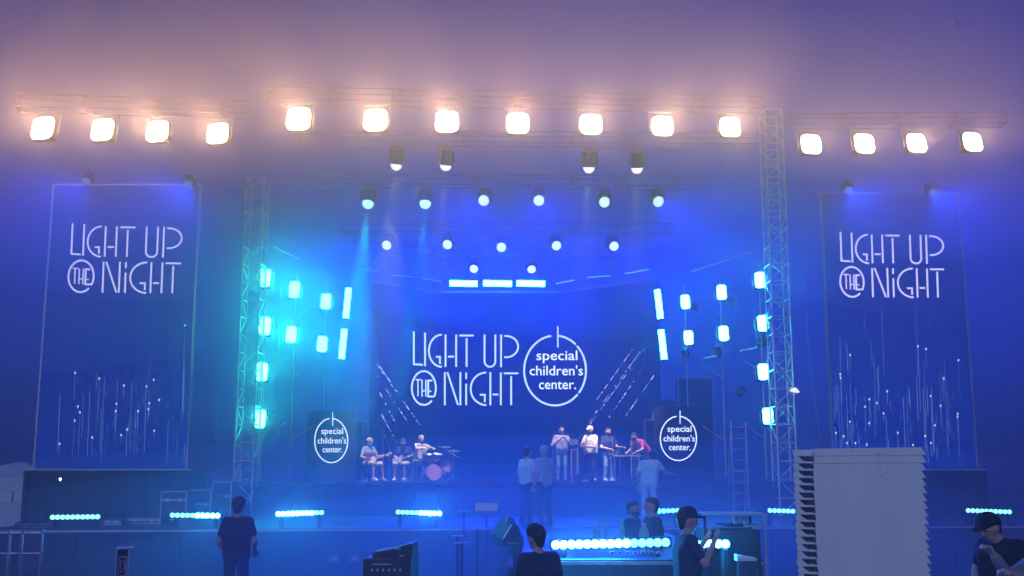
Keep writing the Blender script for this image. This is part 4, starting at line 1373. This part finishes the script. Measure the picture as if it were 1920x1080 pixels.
t = thing("scaffold_tube", "slanting tube above the left strobe panels", "scaffold", a, None, "scaffold tubes at the stage left")
MB().rod((0, 0, 0), b - a, .024).build("tube", ALU, t)
for q in (0.15, .85):
    MB().bbox(tuple((b - a)*q), (.08, .08, .08), .01).build("coupler", STEEL, t)

# thin hanging cables beside the banners
def cable(x0, y0, x1, y1, Y, label, sag=.25, group="cables hanging beside the banners"):
    a, b = P(x0, y0, Y), P(x1, y1, Y)
    t = thing("cable", label, "cable", b, None, group)
    pts = [a.lerp(b, i/10) + V3((sag*math.sin(math.pi*i/10), 0, 0)) - b for i in range(11)]
    MB().tube(pts, .011, 6).build("cable_run", STEEL, t)
    MB().rod(V3((0, 0, .0)), V3((0, 0, .09)), .022).build("plug", BLACK, t)
cable(1508, 470, 1540, 838, 23.6, "long loose cable hanging between right tower and right banner", -.12)
cable(1545, 440, 1566, 800, 24.6, "cable running down the inner edge of the right banner", -.05)
cable(423, 490, 402, 830, 23.4, "cable hanging between left banner and left tower", .05)
cable(527, 480, 514, 775, 23.0, "dark cable hanging between the first two columns of left panels", .03)

# ================================================================== LEFT SIDE
# frame tent
Yt = 27.0
tc = P(22, 900, Yt)
tn = thing("frame_tent", "pale pitched tent with clear window panels at the far left", "tent", (tc.x, Yt, 0))
tw, zt, ze = W(110, Yt), P(22, 865, Yt).z, P(22, 896, Yt).z
tr = MB()
tr.add([(-tw, -1.2, ze), (tw, -1.2, ze), (tw, 2.2, ze), (-tw, 2.2, ze), (0, .5, zt)], [(0, 1, 4), (1, 2, 4), (2, 3, 4), (3, 0, 4)])
tr.build("roof", TENTC, tn)
MB().box((-tw, -1.215, ze - .18), (tw, -1.2, ze - .002)).build("valance", TENTC, tn)
for s_ in (-1, 1):
    for y in (-1.15, 2.15):
        MB().rod((s_*(tw - .05), y, 0), (s_*(tw - .05), y, ze), .04).build("leg", STEEL, tn)
zw0, zw1 = P(0, 940, Yt).z, P(0, 920, Yt).z
MB().box((-tw, -1.19, 0.02), (tw, -1.17, zw0)).build("wall_panel", TENTC, tn)
MB().box((-tw, -1.19, zw1), (tw, -1.17, ze - .19)).build("wall_panel", TENTC, tn)
PANE = mat("clear_vinyl", (.7, .78, .85), .15, 0, .05, 3)
for i in range(7):
    x = -tw + .1 + i*(2*tw - .2)/7
    MB().box((x + .03, -1.185, zw0 + .01), (x + (2*tw - .2)/7 - .03, -1.175, zw1 - .01)).build("window_pane", PANE, tn)
# dark cabin under the left banner
def outline_case(px0, px1, pyt, Y, base, label, depth=.6, cat="case", name="road_case", group="road cases at the stage left", lid=.3):
    a, b = P(px0, pyt, Y), P(px1, pyt, Y)
    w, h_ = b.x - a.x, a.z - base
    t = thing(name, label, cat, ((a.x + b.x)/2, Y, base), None, group)
    MB().bbox((0, depth/2, h_*(1-lid)/2 + .01), (w, depth, h_*(1-lid) - .02), .012).build("body", BLACK, t)
    MB().bbox((0, depth/2, h_*(1-lid/2)), (w, depth, h_*lid - .01), .012).build("lid", BLACK, t)
    for z in (.02, h_*(1-lid) - .012, h_*(1-lid) + .014, h_ - .012):
        MB().box((-w/2 - .004, -.006, z - .011), (w/2 + .004, .01, z + .011)).build("edge_rail", ALU, t)
    for s_ in (-1, 1):
        MB().box((s_*w/2 - .012, -.007, .033), (s_*w/2 + .012, .01, h_ - .025)).build("corner_rail", ALU, t)
        MB().bbox((s_*w*.25, -.012, h_*(1-lid)), (.07, .015, .09), .004).build("latch", ALU, t)
    return t
outline_case(303, 350, 921, 19.5, APRON_Z, "tall road case with bright metal edges beside the left banner plinth")
outline_case(360, 396, 918, 20.2, APRON_Z, "road case with a drawer front right of the tall case", lid=.5)
outline_case(401, 434, 903, 20.8, APRON_Z, "road case with shelf rails behind the silhouetted man", lid=.4)
outline_case(196, 226, 976, 17.4, APRON_Z, "small low case on the apron right of the left bar", .4)
outline_case(238, 300, 972, 17.8, APRON_Z, "wide low case on the apron under the left banner", .5)
bl = thing("bulb_lamp", "tiny bright bulb on a pole left of the banner plinth", "lamp", (P(113, 898, 22.0).x, 22.0, 0))
zb = P(113, 898, 22.0).z
MB().rod((0, 0, 0), (0, 0, zb - .05), .02).build("pole", BLACK, bl)
MB().lathe([(.012, zb - .05), (.028, zb - .02), (.03, zb + .005), (.015, zb + .03)]).build("bulb", emit("bulb_glow", (1, .95, .85), 6.0), bl)
MB().lathe([(.16, 0), (.16, .02), (.03, .05)]).build("foot", BLACK, bl)
# cable coils and small bits on the apron's left end
for i, (px, py, r) in enumerate(((36, 984, .16), (66, 983, .2))):
    p = P(px, py, 16.6)
    t = thing("cable_coil", ["small", "larger"][i] + " coil of cable on the apron's left end", "cable", (p.x, 16.7, APRON_Z), None, "coils of cable on the apron")
    for k in range(4):
        MB().tube([(r*math.cos(a*.524)*(1 - .06*k), r*.5*math.sin(a*.524), .015 + .028*k) for a in range(13)], .014, 6).build("loop", BLACK if k % 2 else STEEL, t)
# steel guard rail close by at the lower left
gr_ = thing("guard_rail", "steel guard rail at the lower left corner, below the apron edge", "railing", (P(40, 900, 8.2).x, 8.2, 0))
RAILM = mat("rail_steel", (.6, .52, .56), .35, .8, .15, 12)
x0_ = W(-60, 8.2); x1_ = W(48, 8.2)
for py in (1000, 1038):
    z = P(40, py, 8.2).z
    MB().rod((x0_, 0, z), (x1_, 0, z), .012).build("rail", RAILM, gr_)
for px in (-10, 26, 49, 86):
    x = W(px - 40, 8.2)
    MB().rod((x, 0, 0.0), (x, 0, P(40, 994, 8.2).z), .016).build("post", RAILM, gr_)
for px in (-10, 86):
    MB().cbox((W(px - 40, 8.2), 0, .012), (.1, .5, .024)).build("foot", RAILM, gr_)
# narrow upright unit
Yu = 9.2
pu = P(231, 1030, Yu)
ut = thing("power_unit", "narrow upright metal unit with framed panel and slots below the apron", "power unit", (pu.x, Yu, 0), (0, 0, R(25)))
uw, uh = W(25, Yu), pu.z
UM = mat("pale_metal", (.5, .53, .6), .4, .5, .1, 10)
MB().bbox((0, .1, uh/2), (uw*.8, .16, uh - .02), .01).build("body", BLACK, ut)
for s_ in (-1, 1):
    MB().bbox((s_*uw*.42, .08, uh/2), (uw*.14, .2, uh), .008).build("side_frame", UM, ut)
MB().bbox((.02, .08, uh + .008), (uw*1.2, .2, .022), .006).build("top_plate", UM, ut)
for (hx, hz, th) in ((.26, .105, .012), (.13, .06, .008)):
    zc = uh - .19
    for s_ in (-1, 1):
        MB().cbox((s_*uw*hx, .012, zc), (th, .012, hz*2)).build("panel_frame", UM, ut)
        MB().cbox((0, .010, zc + s_*hz), (uw*hx*2, .012, th)).build("panel_frame", UM, ut)
for k in range(9):
    MB().cbox((0, .012, uh - .36 - k*.045), (uw*.6, .012, .014)).build("slot", UM, ut)
# two connection boxes on the apron fascia
for i, px in enumerate((626, 664)):
    Yc = apY(P(px, 1047, 16.4).x) - .03
    p = P(px, 1047, Yc)
    t = thing("connection_box", ["left", "right"][i] + " one of two small pale-framed boxes on the apron front", "box", p, None, "connection boxes on the apron front")
    MB().bbox((0, .02, 0), (.19, .06, .13), .01).build("case", BLACK, t)
    for s_ in (-1, 1):
        MB().cbox((0, -.014, s_*.058), (.19, .01, .013)).build("frame", UM, t)
        MB().cbox((s_*.088, -.015, 0), (.013, .01, .103)).build("frame", UM, t)
    MB().bbox((.01, -.014, 0), (.11, .012, .055), .004).build("socket_plate", UM, t)

# mixing console in the crowd
Yk = 8.6
a, b = P(681, 1047, Yk), P(771, 1047, Yk)
mc = thing("mixing_console", "dark console desk in a case in front of the apron", "console", ((a.x + b.x)/2, Yk, 0))
cw, ch = b.x - a.x, a.z
MB().bbox((0, .35, ch/2), (cw, .7, ch), .015).build("case", BLACK, mc)
zk = P(690, 1027, Yk).z - ch
MB().prism([(-cw*.34, 0), (cw*.5, 0), (cw*.5, zk + .03), (cw*.44, zk + .03), (cw*.1, zk*.8), (-cw*.34, zk*.45)], .1, .6, Matrix.Translation((0, 0, ch + .002))).build("hood", BLACK, mc)
for (x, z, w) in ((-.06, -.06 + ch*0, .42), (.1, .09, .12), (-.22, .08, .1), (.14, .02, .08)):
    MB().cbox((x*cw/.52, .095 if z > 0 else -.004, ch + z), (w*cw/.52*.5, .012, .012)).build("light_strip", UM, mc)
for i in range(6):
    MB().cbox((-.16 + i*.06, .0, ch - .12), (.018, .014, .03)).build("fader", UM, mc)

# wedges and floor gear along the runway's left edge
for i, (px, py, Y, s_) in enumerate(((924, 990, 13.9, .9), (945, 1001, 12.8, .85), (962, 1008, 12.0, .85))):
    p = P(px, py, Y)
    t = thing("floor_monitor", ["farthest", "middle", "nearest"][i] + " of three black wedge monitors along the runway's left edge", "speaker", (max(p.x, -.05 - .02*i), Y, APRON_Z), (0, 0, R(20)), "wedge monitors on the runway")
    t.scale = (s_, s_, s_)
    MB().prism([(-.2, 0), (.2, 0), (.2, .12), (.08, .36), (-.02, .38), (-.2, .14)], 0, .36).build("cabinet", BLACK, t)
    MB().prism([(.204, .02), (.212, .02), (.212, .115), (.096, .36), (.088, .36), (.204, .12)], .03, .33).build("grille", GRILLE, t)
    MB().rod((-.19, -.012, .13), (-.03, -.012, .37), .009, 6).build("edge_strip", TRIM, t)
    MB().cbox((0, -.006, .05), (.2, .012, .025)).build("label_plate", TRIM, t)
for i, (px, py, Y, w) in enumerate(((870, 958, 16.2, .25), (895, 991, 14.0, .34), (858, 1005, 13.2, .2), (866, 1018, 12.4, .24))):
    p = P(px, py, Y)
    t = thing("floor_bracket", ["farthest", "second", "third", "nearest"][i] + " low steel floor bracket left of the runway", "bracket", (p.x, Y, 0), (0, 0, R(8*(i - 1))), "floor brackets left of the runway")
    MB().rod((0, 0, 0), (0, 0, p.z), .02).build("post", BLACK, t)
    MB().bbox((0, 0, p.z), (w, .05, .025), .006).build("bar", TRIM, t)
    MB().cbox((0, 0, .012), (.3, .3, .022)).build("base", BLACK, t)
# small sockets in the runway front below the long bar
for i in range(7):
    p = P(1148 + i*14.5, 1036, 9.95)
    t = thing("socket_box", ORD[i] + " small pale socket from the left under the long glaring bar", "socket", (p.x, 9.955, p.z), None, "sockets in the runway front")
    MB().bbox((0, 0, 0), (.065, .02, .032), .004).build("plate", mat("pale_socket", (.5, .62, .66), .5), t)
    MB().cbox((0, -.012, 0), (.03, .006, .014)).build("hole", BLACK, t)
# upright pieces behind the long bar
for i, (px, py0, py1, Y, w) in enumerate(((1207, 980, 1012, 11.0, .12), (1166, 972, 992, 11.6, .07), (1133, 968, 990, 12.0, .05), (1118, 980, 998, 11.6, .08))):
    p = P(px, py0, Y)
    t = thing("water_bottle", ORD[i] + " pale upright bottle from the right behind the long glaring bar", "bottle", (p.x, Y, APRON_Z), None, "bottles on the runway")
    hb = max(.18, p.z - APRON_Z)
    MB().lathe([(w*.5, 0), (w*.55, .02), (w*.55, hb*.7), (w*.3, hb*.86), (w*.22, hb*.92)]).build("bottle", mat("pale_teal_plastic", (.3, .55, .58), .3), t)
    MB().lathe([(w*.25, hb*.922), (w*.25, hb)]).build("cap", PAPER, t)

# equipment desk at the runway's right side
Yd = 9.6
def dp(px, py): return P(px, py, Yd)
x0_, x1_ = dp(1321, 965).x, dp(1433, 965).x
ed = thing("equipment_desk", "tall framed equipment desk with bright edges right of the runway", "desk", ((x0_ + x1_)/2, Yd, 0))
hw = (x1_ - x0_)/2
EDM = mat("desk_edge_metal", (.5, .55, .6), .4, .6, .1, 10)
ztop, zsh = dp(1321, 965).z, dp(1321, 986).z
MB().bbox((0, .3, ztop), (2*hw + .06, .6, .03), .006).build("top_shelf", BLACK, ed)
MB().cbox((0, -.006, ztop), (2*hw + .06, .012, .03)).build("edge_strip", EDM, ed)
MB().bbox((.12, .3, zsh), (2*hw - .3, .58, .025), .006).build("shelf", BLACK, ed)
MB().cbox((.22, .004, zsh), (2*hw - .48, .012, .02)).build("edge_strip", EDM, ed)
MB().bbox((0, .33, zsh/2 - .02), (2*hw - .06, .5, zsh - .06), .01).build("cabinet", BLACK, ed)
for s_ in (-1, 1):
    MB().bbox((s_*hw, .0, ztop/2), (.03, .03, ztop - .02), .004).build("post", EDM if s_ > 0 else BLACK, ed)
    MB().bbox((s_*hw, .58, ztop/2), (.03, .03, ztop - .02), .004).build("post", BLACK, ed)
MB().bbox((.25, .06, .95), (.03, .02, .14), .005).build("handle", EDM, ed)
for i, px in enumerate((1385, 1402)):
    p = dp(px, 984)
    t = thing("paper_cup", ["left", "right"][i] + " pale cup on the equipment desk's shelf", "cup", (p.x, Yd + .14, zsh + .0135), None, "cups on the equipment desk")
    MB().lathe([(.024, 0), (.034, .085)], None, 16).build("cup", PAPER, t)
    MB().lathe([(.036, .086), (.036, .092), (.03, .094)], None, 16).build("rim", PAPER, t)
wd = thing("door_wedge", "cyan-lit wedge-shaped ramp at the foot of the desk's front", "ramp", (dp(1383, 1056).x, Yd - .42, 0))
zw = P(1366, 1052, Yd - .42).z
MB().prism([(-.12, 0), (.1, 0), (.1, .03), (-.12, .07)], 0, .12, Matrix.Translation((0, 0, zw))).build("wedge", PAPER, wd)
MB().bbox((0, .06, zw/2), (.2, .12, zw - .004), .01).build("stand", BLACK, wd)

# ================================================================== STACK OF WHITE PLASTIC TRAYS
ST_TH = R(-22.5)                       # the stack is turned square to the crowd
q0 = P(1487, 842, 5.75)
ex = V3((math.cos(ST_TH), math.sin(ST_TH), 0))
# length along its own axis until the line of sight through its right edge
qd = P(1732, 842, 5.0) - V3((0, 0, CAM_H))
WT = (q0.y * qd.x - q0.x * qd.y) / (ex.x * qd.y - ex.y * qd.x)
ztop = q0.z
PIT = .0515
def tray_mesh(kind):
    out = {}
    z0, z1 = 0.0, PIT
    cut = WT*.155
    # main panel: right edge flares downwards to a point
    mb = MB()
    top_in = .022
    pts = [(cut, z0 + .00005), (WT + .006, z0 + .00005), (WT - .002, z0 + .012), (WT - top_in, z1), (cut + .003, z1), (cut - .006, z1 - .006), (cut, z1 - .012)]
    mb.prism(pts, 0, .5)
    out["panel"] = mb.mesh("panel")
    # left grip block with a rounded outer side
    lb = [(0.006, z0 + .001), (.052, z0 + .001), (.068, z0 + .012), (.036, z1 - .012), (.03, z1)] + [(.004 - .010*math.sin(a*math.pi/6), z1 - (z1 - z0)*a/6*.98) for a in range(0, 6)]
    out["grip"] = MB().prism(lb, .006, .5).mesh("grip")
    # lip over the finger gap
    mb = MB()
    lip = [(.045, z0 + .001), (cut - .004, z0 + .001), (cut - .002, z0 + .010), (cut - .02, z0 + .016), (.07, z0 + .014)]
    mb.prism(lip, .004, .12)
    out["lip"] = mb.mesh("lip")
    mb = MB().box((.03, .14, z0 + .002), (cut + .01, .15, z1 - .002))
    out["web"] = mb.mesh("web")
    for k_ in out: out[k_].materials.append(PLASTIC)
    return out
TM = tray_mesh(0)
TENS = ["", "", "twenty", "thirty", "forty", "fifty"]
def ordinal(n):
    if n <= 20: return ORD[n - 1]
    t_, u = divmod(n, 10)
    if u == 0: return {3: "thirtieth", 4: "fortieth", 5: "fiftieth"}[t_]
    return TENS[t_] + "-" + ORD[u - 1]
nt_ = int(ztop / PIT)
zbase = ztop - nt_*PIT
rj = random.Random(11)
HOLE_M = mat("dark_hole", (.02, .02, .03), .6)
hole = MB().cbox((0, -.0015, 0), (.009, .003, .004)).mesh("bolt_hole"); hole.materials.append(HOLE_M)
for i in range(nt_):
    top = i == 0
    lab = "topmost white plastic tray of the tall stack" if top else ordinal(i + 1) + " white plastic tray from the top of the tall stack"
    t = thing("plastic_tray", lab, "tray", tuple(q0 + ex*(rj.uniform(-.0035, .0035) + (.008 if i < 2 else 0)) + V3((-ex.y, ex.x, 0))*(-.006*(2 - i) if i < 2 else 0.0) - V3((0, 0, (i + 1)*PIT))), (0, 0, ST_TH), "white plastic trays in the tall stack")
    for k_ in ("panel", "grip", "lip", "web"):
        link(k_, TM[k_], t)
    if i < 4:
        for hx in ((.38, .031), (.36 + .19, .012)):
            link("bolt_hole", hole, t, (hx[0] + .004*i, 0, hx[1]))
pl = thing("transport_dolly", "low dolly under the tall stack of white trays", "dolly", (q0.x, q0.y, 0), (0, 0, ST_TH))
if zbase > .02:
    MB().box((.02, .02, .012), (WT - .02, .48, zbase)).build("platform", BLACK, pl)
    for x in (.1, WT - .1):
        MB().rod((x, .05, .006), (x, .45, .006), .006).build("runner", STEEL, pl)
else:
    MB().box((.02, .02, .001), (WT - .02, .48, max(.002, zbase))).build("platform", BLACK, pl)

# ================================================================== HAZE
hz = MB().box((-195, -195, -1.0), (195, 195, 20.5)).build("haze", GROUND)
hz["kind"] = "stuff"
hm = bpy.data.materials.new("haze_air")
hm.use_nodes = True
hn = hm.node_tree
hn.nodes.clear()
h_out = hn.nodes.new("ShaderNodeOutputMaterial")
h_vol = hn.nodes.new("ShaderNodeVolumePrincipled")
h_vol.inputs["Color"].default_value = (0.92, 0.94, 1.0, 1)
h_vol.inputs["Density"].default_value = HAZE_DENSITY
h_vol.inputs["Anisotropy"].default_value = HAZE_G
hn.links.new(h_vol.outputs[0], h_out.inputs["Volume"])
hz.data.materials.clear()
hz.data.materials.append(hm)

# banks of smoke: around the floodlights, in front of the left strobe panels, and one added low over the floor to brighten the blue there
def smoke_bank(c, r, dens, seed, col=(0.95, 0.95, 1.0), g_=0.4):
    bm = bmesh.new()
    bmesh.ops.create_icosphere(bm, subdivisions=4, radius=1.0)
    q = random.Random(seed)
    ph = [(q.uniform(1.2, 3.2), q.uniform(1.2, 3.2), q.uniform(1.2, 3.2), q.uniform(0, 6.28)) for _ in range(5)]
    for v in bm.verts:
        n = sum(math.sin(a*v.co.x + b*v.co.y + c_*v.co.z + d) for a, b, c_, d in ph) / 5
        k = 1 + .22 * n
        v.co = Vector((v.co.x*r[0]*k, v.co.y*r[1]*k, v.co.z*r[2]*k))
    me = bpy.data.meshes.new("smoke")
    bm.to_mesh(me)
    bm.free()
    me.shade_smooth()
    m = bpy.data.materials.new("smoke_air")
    m.use_nodes = True
    nt = m.node_tree
    nt.nodes.clear()
    o_ = nt.nodes.new("ShaderNodeOutputMaterial")
    v_ = nt.nodes.new("ShaderNodeVolumePrincipled")
    v_.inputs["Color"].default_value = (*col, 1)
    v_.inputs["Density"].default_value = dens
    v_.inputs["Anisotropy"].default_value = g_
    nt.links.new(v_.outputs[0], o_.inputs["Volume"])
    me.materials.append(m)
    o = bpy.data.objects.new("smoke", me)
    COL.objects.link(o)
    o.location = c
    o["kind"] = "stuff"
    return o
def soft_bank(c, r, dens, seed, shells):
    """shells of one bank, thin outside and thick inside, so that its edge fades"""
    for k, (q, d) in enumerate(shells):
        smoke_bank(c, tuple(x*q for x in r), dens*d, seed + 20*k)
TWO = ((1.12, .45), (.78, .75))
THREE = ((1.2, .25), (.92, .4), (.62, .75))
soft_bank((-1.0, 17.6, 11.2), (10.5, 4.0, 5.2), .050, 2, TWO)
soft_bank((-10.5, 17.0, 10.2), (8.5, 4.2, 5.4), .052, 3, TWO)
soft_bank((11.0, 19.0, 11.4), (9.5, 4.2, 5.4), .040, 4, TWO)
soft_bank((-6.6, 22.4, 6.3), (3.2, 2.7, 4.6), .085, 5, THREE)
soft_bank((-0.5, 14.5, 0.4), (13.0, 6.5, 2.1), .044, 6, THREE)
